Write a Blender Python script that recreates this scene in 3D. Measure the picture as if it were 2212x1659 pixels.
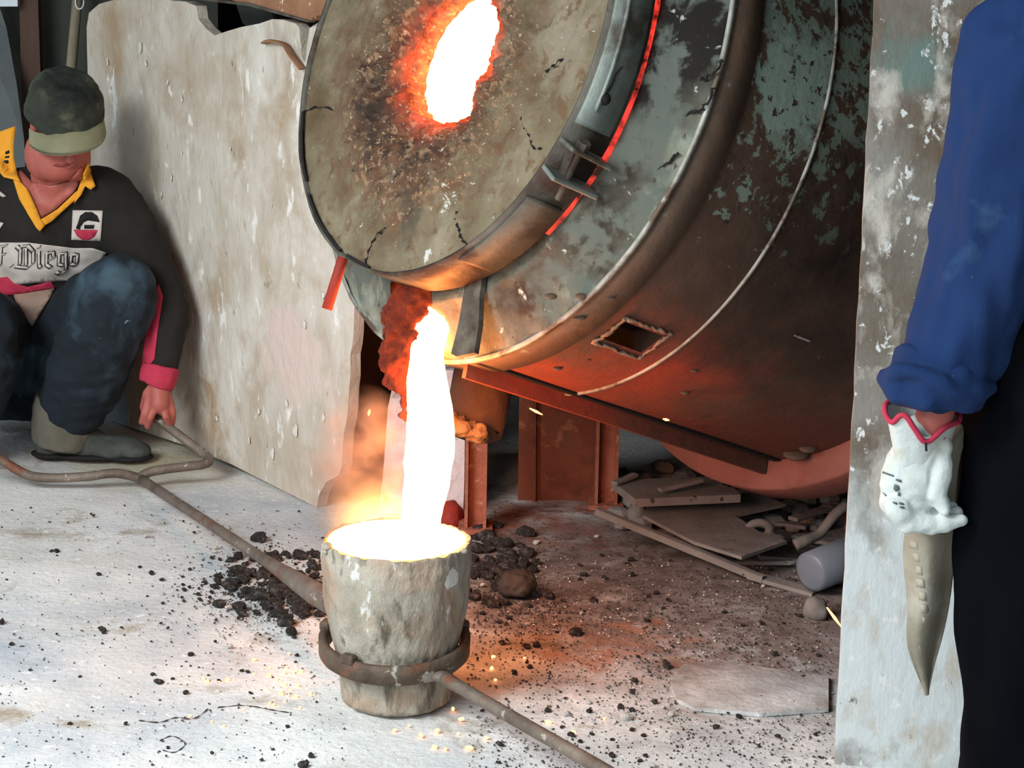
import bpy, bmesh, math, random
import numpy as np
from mathutils import Vector, Matrix, noise
from mathutils.bvhtree import BVHTree
from mathutils.geometry import tessellate_polygon
random.seed(7)
for o in list(bpy.data.objects): bpy.data.objects.remove(o)
SC = bpy.context.scene; COL = SC.collection
R = math.radians
# ---------------------------------------------------------------- camera
F, CX, CY, H = 4800., 1106., 829.5, 1.55
fw = Vector((0, math.cos(R(12.8)), -math.sin(R(12.8))))
r0 = Vector((1, 0, 0)); u0 = r0.cross(fw)
rt = math.cos(R(1))*r0 + math.sin(R(1))*u0
up = -math.sin(R(1))*r0 + math.cos(R(1))*u0
CAM = Vector((0, 0, H))
cd = bpy.data.cameras.new('camera'); cam = bpy.data.objects.new('camera', cd); COL.objects.link(cam)
cam.matrix_world = Matrix((( rt.x, up.x, -fw.x, 0), (rt.y, up.y, -fw.y, 0), (rt.z, up.z, -fw.z, H), (0, 0, 0, 1)))
cd.sensor_width = 36; cd.lens = F/2212*36; cd.clip_start = .05; cd.clip_end = 100
SC.camera = cam
# ---------------------------------------------------------------- world, daylight, exposure
w = bpy.data.worlds.new('world'); SC.world = w; w.use_nodes = True
wb = w.node_tree.nodes['Background']; wb.inputs[0].default_value = (.80, .92, 1, 1); wb.inputs[1].default_value = .62
def area(name, loc, target, sx, sy, power, col):
    l = bpy.data.lights.new(name, 'AREA'); l.shape = 'RECTANGLE'; l.size = sx; l.size_y = sy; l.energy = power; l.color = col
    o = bpy.data.objects.new(name, l); COL.objects.link(o); o.location = loc
    o.rotation_euler = (Vector(target)-Vector(loc)).to_track_quat('-Z', 'Y').to_euler(); return o
area('near_floor_fill', (-2.3, 2.1, 2.7), (-1.15, 3.5, 0), 1.5, 1.5, 155, (.95, .98, 1)).data.spread = 2.2  # added unseen fill light, brightens the near-left floor
area('doorway_daylight', (-2.6, -.6, 2.2), (-.6, 5.2, .6), 2.2, 1.8, 120, (.95, .98, 1))
SC.view_settings.view_transform = 'Standard'; SC.view_settings.look = 'None'
SC.view_settings.exposure = 0.0; SC.view_settings.gamma = 1; SC.view_settings.use_curve_mapping = False
# ---------------------------------------------------------------- helpers: pixels to world
def ray(x, y): return (fw + (x-CX)/F*rt - (y-CY)/F*up)
def at(x, y, Y):
    d = ray(x, y); return CAM + d*(Y/d.y)
def fl(x, y, z=0.):
    d = ray(x, y); return CAM + d*((z-H)/d.z)
def onplane(x, y, p, n):
    d = ray(x, y); return CAM + d*((Vector(p)-CAM).dot(n)/d.dot(n))
# ---------------------------------------------------------------- helpers: materials
def s2l(c):
    return tuple(((v/255)/12.92 if v <= 10 else (((v/255)+.055)/1.055)**2.4) for v in c) + (1,)
def mat(name, cols, scale=6, rough=.85, bump=.4, bscale=40, metal=0, layers=(), stretch=(1, 1, 1), emit=None, detail=8, contrast=(.3, .7), spec=.3):
    """cols: colours spread over a noise ramp. layers: (colour, scale, lo, hi, stretch, spot(centre,r0,r1)|None)"""
    m = bpy.data.materials.new(name); m.use_nodes = True; nt = m.node_tree; N = nt.nodes; L = nt.links
    bs = N['Principled BSDF']; tc = N.new('ShaderNodeTexCoord'); co = tc.outputs['Object']
    geo = N.new('ShaderNodeNewGeometry')
    def nz(sc, st=(1, 1, 1), det=8, dist=0.0, off=0):
        mp = N.new('ShaderNodeMapping'); mp.inputs['Scale'].default_value = st; mp.inputs['Location'].default_value = (off, off*1.3, off*.7)
        L.new(co, mp.inputs[0]); n = N.new('ShaderNodeTexNoise'); n.inputs['Scale'].default_value = sc; n.inputs['Detail'].default_value = det
        n.inputs['Roughness'].default_value = .62; n.inputs['Distortion'].default_value = dist; L.new(mp.outputs[0], n.inputs['Vector']); return n.outputs[0]
    rp = N.new('ShaderNodeValToRGB'); L.new(nz(scale, stretch, detail), rp.inputs[0]); els = rp.color_ramp.elements
    k = len(cols)
    for i, c in enumerate(cols):
        p = contrast[0] + (contrast[1]-contrast[0])*i/max(1, k-1)
        if i < 2: e = els[i]; e.position = p
        else: e = els.new(p)
        e.color = s2l(c)
    if k == 1: els[1].color = s2l(cols[0])
    cur = rp.outputs[0]
    for li, ly in enumerate(layers):
        c, sc, lo, hi = ly[:4]; st = ly[4] if len(ly) > 4 and ly[4] else (1, 1, 1); spot = ly[5] if len(ly) > 5 else None
        src = nz(sc, st, 6, .3, 3.1*(li+1)); 
        mr = N.new('ShaderNodeMapRange'); mr.inputs[1].default_value = lo; mr.inputs[2].default_value = hi; mr.clamp = True
        if spot:
            ce, ra, rb = spot[:3]; amp = spot[3] if len(spot) > 3 else .5
            vd = N.new('ShaderNodeVectorMath'); vd.operation = 'DISTANCE'; L.new(geo.outputs['Position'], vd.inputs[0]); vd.inputs[1].default_value = ce
            sm = N.new('ShaderNodeMapRange'); sm.inputs[1].default_value = ra; sm.inputs[2].default_value = rb; sm.inputs[3].default_value = 0; sm.inputs[4].default_value = -amp; L.new(vd.outputs['Value'], sm.inputs[0])
            ad = N.new('ShaderNodeMath'); ad.operation = 'ADD'; L.new(src, ad.inputs[0]); L.new(sm.outputs[0], ad.inputs[1]); src = ad.outputs[0]
        L.new(src, mr.inputs[0])
        mx = N.new('ShaderNodeMix'); mx.data_type = 'RGBA'; L.new(mr.outputs[0], mx.inputs[0]); L.new(cur, mx.inputs[6]); mx.inputs[7].default_value = s2l(c); cur = mx.outputs[2]
    L.new(cur, bs.inputs['Base Color'])
    bs.inputs['Roughness'].default_value = rough; bs.inputs['Metallic'].default_value = metal; bs.inputs['Specular IOR Level'].default_value = spec
    if bump:
        b = N.new('ShaderNodeBump'); b.inputs['Strength'].default_value = bump; b.inputs['Distance'].default_value = .01
        L.new(nz(bscale, stretch, 8), b.inputs['Height']); L.new(b.outputs[0], bs.inputs['Normal'])
    if emit:
        bs.inputs['Emission Color'].default_value = emit[0]+(1,); bs.inputs['Emission Strength'].default_value = emit[1]
        if len(emit) > 2:      # hot material glows, unevenly; round the burner hole the heat falls off with distance
            n2 = N.new('ShaderNodeMapRange'); n2.inputs[1].default_value = .32; n2.inputs[2].default_value = .68; n2.inputs[3].default_value = .12; L.new(nz(34, det=6), n2.inputs[0]); src = n2.outputs[0]
            if emit[2] == 'hole':
                sb_ = N.new('ShaderNodeVectorMath'); sb_.operation = 'SUBTRACT'; L.new(geo.outputs['Position'], sb_.inputs[0]); sb_.inputs[1].default_value = tuple(HCN)
                sq = []
                for ax_, se in zip(AX, SEMI):
                    dt = N.new('ShaderNodeVectorMath'); dt.operation = 'DOT_PRODUCT'; L.new(sb_.outputs[0], dt.inputs[0]); dt.inputs[1].default_value = tuple(ax_/float(se))
                    pw = N.new('ShaderNodeMath'); pw.operation = 'POWER'; pw.inputs[1].default_value = 2; ab = N.new('ShaderNodeMath'); ab.operation = 'ABSOLUTE'; L.new(dt.outputs['Value'], ab.inputs[0]); L.new(ab.outputs[0], pw.inputs[0]); sq.append(pw.outputs[0])
                sm_ = N.new('ShaderNodeMath'); sm_.operation = 'ADD'; L.new(sq[0], sm_.inputs[0]); L.new(sq[1], sm_.inputs[1]); rt_ = N.new('ShaderNodeMath'); rt_.operation = 'SQRT'; L.new(sm_.outputs[0], rt_.inputs[0])
                h_ = N.new('ShaderNodeMapRange'); h_.inputs[1].default_value = .95; h_.inputs[2].default_value = 1.62; h_.inputs[3].default_value = 1; h_.inputs[4].default_value = 0; L.new(rt_.outputs[0], h_.inputs[0])
                p3 = N.new('ShaderNodeMath'); p3.operation = 'POWER'; p3.inputs[1].default_value = 3; L.new(h_.outputs[0], p3.inputs[0])
                mm = N.new('ShaderNodeMath'); mm.operation = 'MULTIPLY'; L.new(p3.outputs[0], mm.inputs[0]); L.new(src, mm.inputs[1]); src = mm.outputs[0]
            m3 = N.new('ShaderNodeMath'); m3.operation = 'MULTIPLY'; m3.inputs[1].default_value = emit[1]; L.new(src, m3.inputs[0]); L.new(m3.outputs[0], bs.inputs['Emission Strength'])
    return m
def glow(name, col, st):
    m = bpy.data.materials.new(name); m.use_nodes = True; bs = m.node_tree.nodes['Principled BSDF']
    bs.inputs['Base Color'].default_value = (.05, .02, .01, 1); bs.inputs['Emission Color'].default_value = col+(1,); bs.inputs['Emission Strength'].default_value = st
    return m
# ---------------------------------------------------------------- helpers: objects
def mesh(name, verts, faces, m=None, parent=None, smooth=True):
    me = bpy.data.meshes.new(name); me.from_pydata([tuple(v) for v in verts], [], faces); me.update()
    if smooth: me.polygons.foreach_set('use_smooth', [True]*len(me.polygons))
    o = bpy.data.objects.new(name, me); COL.objects.link(o)
    if m: me.materials.append(m)
    if parent: setpar(o, parent)
    return o
def setpar(o, p):
    o.parent = p; o.matrix_parent_inverse = Matrix.Translation(p.location).inverted() if p.type == 'EMPTY' else (Matrix.Translation(p.parent.location).inverted() if False else Matrix.Identity(4))
    if p.type != 'EMPTY': o.matrix_parent_inverse = Matrix.Identity(4)
def tag(o, label=None, cat=None, group=None, kind=None):
    if label: o['label'] = label
    if cat: o['category'] = cat
    if group: o['group'] = group
    if kind: o['kind'] = kind
    return o
def thing(name, loc, label, cat, group=None):
    e = bpy.data.objects.new(name, None); e.empty_display_size = .1; e.location = loc; COL.objects.link(e)
    return tag(e, label, cat, group)
class MB:
    def __init__(s): s.v = []; s.f = []
    def add(s, v, f):
        n = len(s.v); s.v += [Vector(p) for p in v]; s.f += [tuple(i+n for i in q) for q in f]; return s
    def box(s, c, size, rot=None, taper=1, bev=0):
        hx, hy, hz = [a/2 for a in size]; M = rot or Matrix.Identity(3); c = Vector(c); vs = []
        if bev:
            b = bev; zs = [(-hz, b), (-hz+b, 0), (hz-b, 0), (hz, b)]; 
            for z, i in zs:
                x, y = hx-i, hy-i; q = b*.6
                vs += [c+M@Vector(p) for p in ((-x+q, -y, z), (x-q, -y, z), (x, -y+q, z), (x, y-q, z), (x-q, y, z), (-x+q, y, z), (-x, y-q, z), (-x, -y+q, z))]
            fs = [tuple(range(7, -1, -1)), tuple(range(24, 32))]+[(k*8+i, k*8+(i+1) % 8, k*8+8+(i+1) % 8, k*8+8+i) for k in range(3) for i in range(8)]
            return s.add(vs, fs)
        for z, t in ((-hz, 1), (hz, taper)):
            for x, y in ((-hx, -hy), (hx, -hy), (hx, hy), (-hx, hy)): vs.append(c+M@Vector((x*t, y*t, z)))
        return s.add(vs, [(3, 2, 1, 0), (4, 5, 6, 7), (0, 1, 5, 4), (1, 2, 6, 5), (2, 3, 7, 6), (3, 0, 4, 7)])
    def tube(s, pts, rad, n=12, flat=None, caps=True, jit=0):
        pts = [Vector(p) for p in pts]; rs = rad if isinstance(rad, (list, tuple)) else [rad]*len(pts)
        vs = []; u = None
        for i, p in enumerate(pts):
            t = (pts[min(i+1, len(pts)-1)]-pts[max(i-1, 0)]).normalized()
            if u is None: u = t.cross(Vector((0, 0, 1)) if abs(t.z) < .9 else Vector((1, 0, 0))).normalized()
            u = (u-t*u.dot(t)).normalized(); v = t.cross(u)
            for k in range(n):
                a = 2*math.pi*k/n; ra = rs[i]*(1+random.uniform(-jit, jit)); fx, fy = flat or (1, 1)
                vs.append(p+u*math.cos(a)*ra*fx+v*math.sin(a)*ra*fy)
        fs = [(i*n+k, i*n+(k+1) % n, (i+1)*n+(k+1) % n, (i+1)*n+k) for i in range(len(pts)-1) for k in range(n)]
        if caps: fs += [tuple(range(n-1, -1, -1)), tuple((len(pts)-1)*n+k for k in range(n))]
        return s.add(vs, fs)
    def ball(s, c, r, M=None, seg=14, ring=9):
        r = r if isinstance(r, (list, tuple)) else (r, r, r); c = Vector(c); M = M or Matrix.Identity(3); vs = [c+M@Vector((0, 0, r[2]))]
        for i in range(1, ring):
            ph = math.pi*i/ring
            for k in range(seg):
                a = 2*math.pi*k/seg; vs.append(c+M@Vector((r[0]*math.sin(ph)*math.cos(a), r[1]*math.sin(ph)*math.sin(a), r[2]*math.cos(ph))))
        vs.append(c-M@Vector((0, 0, r[2]))); b = len(vs)-1
        fs = [(0, 1+k, 1+(k+1) % seg) for k in range(seg)]+[(b, b-seg+(k+1) % seg, b-seg+k) for k in range(seg)]
        fs += [(1+i*seg+k, 1+(i+1)*seg+k, 1+(i+1)*seg+(k+1) % seg, 1+i*seg+(k+1) % seg) for i in range(ring-2) for k in range(seg)]
        return s.add(vs, fs)
    def chain(s, pts, rs, n=14):
        """tapered limb with round ends and joints"""
        pts = [Vector(p) for p in pts]
        for i in range(len(pts)-1):
            d = pts[i+1]-pts[i]; k = 5
            s.tube([pts[i]+d*(j/k) for j in range(k+1)], [rs[i]+(rs[i+1]-rs[i])*j/k for j in range(k+1)], n)
        for p, r in zip(pts, rs): s.ball(p, r)
        return s
    def build(s, name, m=None, parent=None, smooth=False): return mesh(name, s.v, s.f, m, parent, smooth)
    def blob(s, name, m, parent=None, voxel=.008, sm=6, disp=0, dscale=20, dst=(1, 1, 1), seed=0):
        """fuse everything added into one continuous skin"""
        o = mesh(name, s.v, s.f, m, None)
        rm = o.modifiers.new('r', 'REMESH'); rm.mode = 'VOXEL'; rm.voxel_size = voxel
        if sm: sx = o.modifiers.new('s', 'SMOOTH'); sx.iterations = sm; sx.factor = .5
        dg = bpy.context.evaluated_depsgraph_get(); me = bpy.data.meshes.new_from_object(o.evaluated_get(dg)); me.name = name
        old = o.data; o.modifiers.clear(); o.data = me; bpy.data.meshes.remove(old)
        if not me.materials: me.materials.append(m)
        if disp:
            nv_ = len(me.vertices); co = np.empty(nv_*3, 'f'); no = np.empty(nv_*3, 'f'); me.vertices.foreach_get('co', co)
            me.vertex_normals.foreach_get('vector', no); co = co.reshape(-1, 3); no = no.reshape(-1, 3); qs = co*np.array(dst)*dscale
            am = np.array([noise.noise(Vector(q)+Vector((seed,)*3))+.5*noise.noise(Vector(q)*2.3) for q in qs])
            me.vertices.foreach_set('co', (co+no*am[:, None]*disp).astype('f').ravel())
        me.polygons.foreach_set('use_smooth', [True]*len(me.polygons)); me.update()
        if parent: setpar(o, parent)
        return o
def rough_up(o, amp, sc, seed=0, normal=True, dirv=None):
    me = o.data
    for v in me.vertices:
        q = v.co*sc+Vector((seed,)*3); v.co += (v.normal if dirv is None else dirv)*amp*(noise.noise(q)+.6*noise.noise(q*2.1)+.3*noise.noise(q*4.7))
    me.update(); return o
def slab(name, poly, thick, m, parent=None, cuts=0):
    """flat polygon (world points, coplanar) given real thickness along its normal"""
    P = [Vector(p) for p in poly]; n = Vector((0, 0, 0))
    for i in range(len(P)): n += (P[i]).cross(P[(i+1) % len(P)])
    n = n.normalized()
    if n.dot(CAM-P[0]) < 0: P.reverse(); n = -n
    tri = tessellate_polygon([P]); k = len(P)
    vs = P+[p-n*thick for p in P]
    fs = []
    for t in tri:
        a, b, c = t
        if (P[b]-P[a]).cross(P[c]-P[a]).dot(n) < 0: b, c = c, b
        fs += [(a, b, c), (c+k, b+k, a+k)]
    fs += [(i, i+k, (i+1) % k+k, (i+1) % k) for i in range(k)]
    return mesh(name, vs, fs, m, parent, False)
def smooth_path(pts, n=6):
    out = []; P = [Vector(p) for p in pts]
    for i in range(len(P)-1):
        a = P[max(i-1, 0)]; b = P[i]; c = P[i+1]; d = P[min(i+2, len(P)-1)]
        for j in range(n):
            t = j/n; out.append(.5*((2*b)+(c-a)*t+(2*a-5*b+4*c-d)*t*t+(3*b-a-3*c+d)*t**3))
    return out+[P[-1]]
def inter(vals, n=6):
    out = []
    for i in range(len(vals)-1): out += [vals[i]+(vals[i+1]-vals[i])*j/n for j in range(n)]
    return out+[vals[-1]]
# ---------------------------------------------------------------- materials
M = {}
A = Vector((.7543287, .5489444, -.3600670)); C0 = Vector((-.14313, 4.49213, 1.23628))     # furnace axis and centre of its lid
E1 = A.cross(Vector((0, 0, 1))).normalized(); E2 = A.cross(E1)
def drum_t(x, y, r=.618):
    d = ray(x, y); o_ = CAM-C0; dp = d-A*d.dot(A); op = o_-A*o_.dot(A)
    a = dp.dot(dp); b = 2*dp.dot(op); c = op.dot(op)-r*r; s = (-b-math.sqrt(max(b*b-4*a*c, 0)))/(2*a)
    p = CAM+d*s; q = p-C0; t = q.dot(A); return t, math.atan2(q.dot(E2), q.dot(E1)), p
hole_px = [(868, 218), (886, 240), (912, 252), (940, 260), (968, 256), (988, 246), (998, 224), (1012, 190), (1030, 152), (1048, 112), (1060, 78), (1066, 44), (1060, 16), (1046, -6), (1020, -26), (985, -34), (955, -16), (930, 8), (912, 30), (896, 56), (884, 84), (874, 112), (866, 142), (862, 180)]
HP = [onplane(x, y, C0, A) for x, y in hole_px]; hcn = sum(HP, Vector())/len(HP)
def loc2(p): q = p-C0; return Vector((q.dot(E1), q.dot(E2)))
H2 = [loc2(p) for p in HP]; hc2 = loc2(hcn)
_Q = np.array([tuple(q-hc2) for q in H2]); _w, _v = np.linalg.eigh(_Q.T@_Q/len(_Q)); _pr = _Q@_v; SEMI = np.abs(_pr).max(0)*.93
AX = [E1*float(_v[0, i])+E2*float(_v[1, i]) for i in (0, 1)]; HCN = hcn
dp = lambda x, y: tuple(drum_t(x, y)[2])
def pp_(x, y, t=0.): return tuple(onplane(x, y, C0+A*t, A))
M['floor'] = mat('dusty_concrete', [(186, 186, 181), (210, 210, 206), (226, 226, 222)], 3.2, .9, .5, 60, layers=[
    ((158, 168, 176), 1.2, .5, .72), ((150, 138, 120), 5, .58, .7), ((110, 104, 98), 90, .66, .7), ((232, 230, 226), 40, .62, .68),
    ((176, 168, 140), 2.5, .35, .6, None, (tuple(fl(330, 970)), .15, .6)),
    ((96, 84, 76), 30, .38, .56, None, (tuple(fl(640, 1260)), .06, .26)),
    ((74, 60, 54), 26, .36, .56, None, (tuple(fl(1080, 1230)), .08, .32)),
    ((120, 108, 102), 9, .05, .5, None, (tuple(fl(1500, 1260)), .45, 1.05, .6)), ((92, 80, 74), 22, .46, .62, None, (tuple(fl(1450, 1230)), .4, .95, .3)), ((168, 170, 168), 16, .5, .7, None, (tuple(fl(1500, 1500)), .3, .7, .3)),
    ((158, 112, 84), 12, .36, .6, None, (tuple(fl(1330, 1400)), .04, .5)),  # orange-brown tint right of the ladle
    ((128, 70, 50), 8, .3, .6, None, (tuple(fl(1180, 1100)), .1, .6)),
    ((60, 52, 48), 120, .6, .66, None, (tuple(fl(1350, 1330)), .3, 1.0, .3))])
M['plaster'] = mat('stained_plaster', [(164, 154, 138), (190, 183, 170), (206, 202, 192)], 3, .92, .9, 22, stretch=(1, 1, .6), layers=[
    ((160, 140, 114), 3.5, .5, .7), ((222, 220, 212), 20, .60, .66, (1, 1, .45)), ((172, 160, 142), 12, .5, .7, (1, 1, .5)), ((128, 112, 92), 22, .66, .72, (1, 1, .4)),
    ((150, 122, 86), 7, .42, .6, None, (tuple(at(520, 900, 5.8)), .08, .38)),
    ((152, 176, 192), 6, .3, .5, None, (tuple(at(262, 850, 6.3)), .1, .26)),
    ((200, 182, 172), 6, .4, .6, None, (tuple(at(690, 760, 5.5)), .1, .45))])
M['pier'] = mat('worn_paint_daylit_pier', [(100, 94, 84), (116, 112, 103), (134, 131, 124)], 5, .8, .35, 40, stretch=(1, 1, .5), layers=[
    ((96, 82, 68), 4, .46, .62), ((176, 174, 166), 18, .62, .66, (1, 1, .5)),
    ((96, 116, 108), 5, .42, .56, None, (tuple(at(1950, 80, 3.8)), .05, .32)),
    ((190, 198, 198), 5, .3, .5, None, (tuple(at(1930, 1450, 3.7)), .3, .62)),  # paler base: worn paint plus daylight put into the colour
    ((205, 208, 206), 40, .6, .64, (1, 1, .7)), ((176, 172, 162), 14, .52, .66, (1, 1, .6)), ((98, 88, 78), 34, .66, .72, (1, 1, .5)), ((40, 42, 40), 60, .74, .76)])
M['pale_plaster'] = mat('pale_pinkish_plaster', [(170, 150, 148), (202, 190, 190), (216, 208, 208)], 14, .9, .5, 50, layers=[((150, 120, 112), 20, .58, .68)])
M['dark_wall'] = mat('shade_dark_wall', [(14, 12, 11), (24, 19, 16)], 4, 1, .3)  # near-black: the interior's shade is put into the colour
M['green_wall'] = mat('dark_green_grey_wall', [(52, 56, 50), (70, 72, 64)], 4, .9, .2, layers=[((84, 78, 68), 3, .55, .7)])
M['brown'] = mat('dull_brown_board', [(66, 52, 44), (86, 66, 56)], 5, .85, .3, stretch=(3, 3, .5))
M['dark_brown'] = mat('dark_brown_brickwork', [(48, 34, 30), (70, 50, 44)], 12, .95, .6, 40)
M['rustpanel'] = mat('rusty_steel_panel', [(92, 48, 34), (124, 66, 44), (110, 76, 58)], 9, .85, .5, 50, layers=[((150, 96, 66), 16, .58, .66)])
M['ruststeel'] = mat('red_rusted_post', [(140, 78, 58), (160, 96, 74), (128, 66, 50)], 16, .85, .6, 70, layers=[((186, 140, 116), 40, .6, .68)])
M['wood'] = mat('old_wood', [(120, 110, 92), (146, 136, 114)], 9, .75, .3, stretch=(6, 6, .6))
M['terracotta'] = mat('terracotta_slab', [(128, 90, 66), (152, 112, 84)], 12, .9, .4, layers=[((210, 200, 190), 30, .62, .66)])
M['lid'] = mat('khaki_refractory', [(88, 76, 56), (114, 102, 80), (136, 126, 104)], 9, .9, 1.0, 26, layers=[
    ((114, 104, 82), 4, .5, .68), ((84, 68, 44), 5, .3, .6, None, (pp_(690, 230), .02, .2, .5)), ((140, 130, 112), 6, .3, .6, None, (pp_(1230, 60), .04, .24, .5)), ((102, 80, 58), 22, .55, .64),
    ((92, 64, 46), 20, .1, .5, None, (pp_(920, 170), .16, .40, .45)),
    ((58, 46, 38), 30, .46, .6, None, (pp_(915, 190), .18, .40, .4)),
    ((136, 108, 82), 60, .55, .60, None, (pp_(930, 190), .26, .42, .4)), ((170, 148, 120), 80, .62, .66, None, (pp_(930, 190), .28, .44, .4)),
    ((110, 38, 22), 22, .2, .5, None, (pp_(965, 110), .10, .20, .5)),
    ((46, 40, 34), 9, .2, .55, None, (pp_(890, 455), .0, .12, .5)),
    ((44, 34, 28), 12, .2, .55, None, (pp_(800, 235), .01, .13, .5)),
    ((190, 190, 182), 55, .54, .6, None, (pp_(965, 430), .02, .07, .4)),
    ((190, 190, 182), 55, .54, .6, None, (pp_(918, 550), .012, .05, .4)), ((176, 172, 160), 70, .66, .7)],
    emit=((1, .10, .03), 2.4, 'hole'))
M['collar'] = mat('sooty_steel_band', [(70, 66, 58), (104, 102, 92)], 10, .6, .3, 40, metal=.3, layers=[((58, 44, 36), 6, .48, .6)])
M['greyplate'] = mat('grey_steel_plate', [(104, 112, 106), (134, 142, 134)], 10, .5, .25, 40, metal=.3, layers=[((84, 78, 68), 8, .52, .64)])
M['endplate'] = mat('grey_green_end_plate', [(104, 106, 94), (128, 134, 120), (146, 154, 142)], 7, .85, .5, 30, layers=[
    ((84, 74, 58), 5, .46, .62), ((24, 20, 16), 5, -.1, .45, None, (pp_(1455, 20, .14), .14, .32, .7)),
    ((36, 30, 24), 9, -.1, .5, None, (pp_(1280, 500, .14), .03, .22, .7)), ((48, 38, 30), 9, 0, .5, None, (pp_(1120, 640, .14), .03, .14, .6)), ((38, 32, 26), 9, 0, .5, None, (pp_(1365, 360, .14), .02, .12, .6)), ((156, 162, 150), 24, .64, .68), ((60, 50, 40), 34, .62, .68), ((84, 90, 82), 12, .48, .56, (1, 1, 1))])
M['rim'] = mat('bare_steel_rim', [(120, 118, 108), (168, 168, 158)], 18, .5, .3, 60, metal=.3, layers=[((92, 78, 66), 10, .5, .6)])
M['drum'] = mat('brown_drum_with_flaking_green_paint', [(66, 52, 42), (84, 66, 54), (72, 52, 42)], 5, .62, .35, 30, layers=[
    ((104, 76, 60), 10, .6, .72), ((118, 132, 118), 26, .46, .49, None, (dp(1780, 100), .16, .55, .25)),
    ((136, 154, 142), 5, .43, .47, None, (dp(1715, 190), .05, .24, .3)), ((66, 54, 44), 44, .57, .60, None, (dp(1730, 120), .3, .6, .3)),
    ((146, 62, 43), 5, .15, .6, None, (dp(1300, 840), .12, .45, .5)), ((96, 50, 38), 5, .15, .6, None, (dp(1600, 950), .1, .35, .5)),  # red underside: rust and the melt's glow put into the colour
    ((34, 24, 20), 5, .1, .6, None, (dp(1790, 620), .12, .42, .5)), ((40, 30, 26), 16, .68, .73)])  # dark zone beside the pier: shade put into the colour
M['pipebrown'] = mat('sooty_brown_pipe', [(58, 42, 34), (84, 60, 46)], 9, .8, .5, 40)
M['band'] = mat('plain_brown_band', [(74, 60, 50), (94, 76, 62), (84, 62, 50)], 6, .65, .3, 30, layers=[((112, 84, 66), 8, .6, .72), ((104, 106, 92), 20, .62, .66)])
M['tyre'] = mat('dusty_pink_red_ring', [(120, 72, 62), (140, 88, 77)], 6, .75, .2, layers=[((124, 70, 58), 12, .58, .7)])
M['gunk'] = mat('hot_red_slag', [(48, 20, 13), (92, 34, 20), (30, 14, 11)], 30, .95, 1, 60, emit=((1, .10, .015), .22, True))
M['crust'] = mat('tan_slag_crust', [(96, 70, 48), (140, 112, 82), (110, 96, 70)], 30, .95, 1, 60)
M['slag'] = mat('dark_slag', [(30, 26, 24), (60, 54, 50), (120, 114, 108)], 1.6, .75, .8, 9, contrast=(.35, .72))
M['paleslag'] = mat('pale_grit', [(150, 144, 136), (220, 216, 208)], 40, .85, .5, 90)
M['ladle'] = mat('crusted_ladle_clay', [(122, 116, 102), (152, 146, 132), (170, 166, 154)], 10, .92, 1.0, 40, stretch=(1, 1, .6), layers=[
    ((150, 128, 108), 7, .50, .64), ((160, 142, 124), 6, .3, .5, None, (tuple(at(880, 1215, 3.93)), .05, .13, .5)), ((112, 106, 94), 30, .56, .66, (1, 1, .35)), ((84, 76, 64), 30, .44, .6, (1, 1, .35), (tuple(at(850, 1340, 3.93)), .03, .09, .4)),
    ((190, 190, 184), 30, .62, .66, (1, 1, .4)), ((204, 204, 198), 26, .46, .5, None, (tuple(at(975, 1245, 3.97)), .014, .045, .45)), ((86, 78, 68), 24, .44, .62, (1, 1, .4), (tuple(at(900, 1480, 3.95)), .05, .12, .4))])
M['rod'] = mat('worn_iron_rod', [(86, 76, 68), (128, 116, 104)], 14, .6, .4, 80, metal=.35, layers=[((120, 74, 56), 10, .58, .68), ((160, 152, 142), 30, .62, .66)])
M['ringiron'] = mat('rusty_ring_iron', [(66, 54, 44), (104, 90, 76)], 14, .6, .5, 60, metal=.3, layers=[((118, 74, 52), 7, .52, .62), ((150, 148, 138), 20, .62, .66)])
M['skin'] = mat('sunburnt_melt_lit_skin', [(150, 78, 68), (170, 92, 80)], 8, .55, .15, 60, spec=.4)  # redness of sunburn plus the melt's light in the base colour
M['jersey'] = mat('black_jersey_cloth', [(25, 23, 21), (36, 33, 29)], 5, .9, .3, 30)
M['yellow'] = mat('yellow_collar_cloth', [(206, 136, 30), (226, 160, 48)], 12, .85, .2)
M['whitecloth'] = mat('off_white_print', [(176, 168, 158), (198, 192, 184)], 10, .85, .1)
M['redcloth'] = mat('crimson_trim', [(158, 40, 66), (180, 52, 74)], 10, .85, .2)
M['ink'] = mat('black_print', [(22, 20, 20)], 5, .8, 0)
M['beigecloth'] = mat('beige_undershirt', [(150, 124, 108), (172, 146, 130)], 10, .9, .2)
M['jeans'] = mat('worn_dark_jeans', [(18, 25, 30), (27, 37, 46)], 6, .9, .5, 25, layers=[((62, 84, 98), 5, .5, .72), ((74, 96, 106), 6, .36, .66, None, (tuple(at(265, 590, 5.6)), .02, .13, .4)), ((130, 148, 156), 22, .68, .71)])
M['boot'] = mat('dusty_black_boot', [(44, 48, 46), (78, 82, 76)], 10, .8, .4, 40)
M['sock'] = mat('grey_canvas_gaiter', [(84, 82, 72), (104, 100, 88)], 8, .9, .3, 60)
M['cap'] = mat('faded_olive_cap', [(40, 44, 38), (58, 62, 52)], 8, .9, .3, 40, layers=[((94, 98, 78), 7, .54, .7), ((24, 30, 30), 6, .5, .66)])
M['brim'] = mat('pale_olive_brim', [(112, 112, 86), (140, 138, 108)], 8, .9, .2)
M['blue'] = mat('blue_workwear', [(14, 38, 76), (20, 48, 92)], 4, .95, .35, 18, stretch=(1, 1, .5), layers=[((44, 72, 104), 6, .58, .72), ((110, 142, 160), 14, .7, .74, (1, 1, .5))])
M['navy'] = mat('near_black_trousers', [(3, 4, 6), (8, 10, 15)], 4, 1, .5, 15, stretch=(1, 1, .4), spec=.05)
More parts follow.
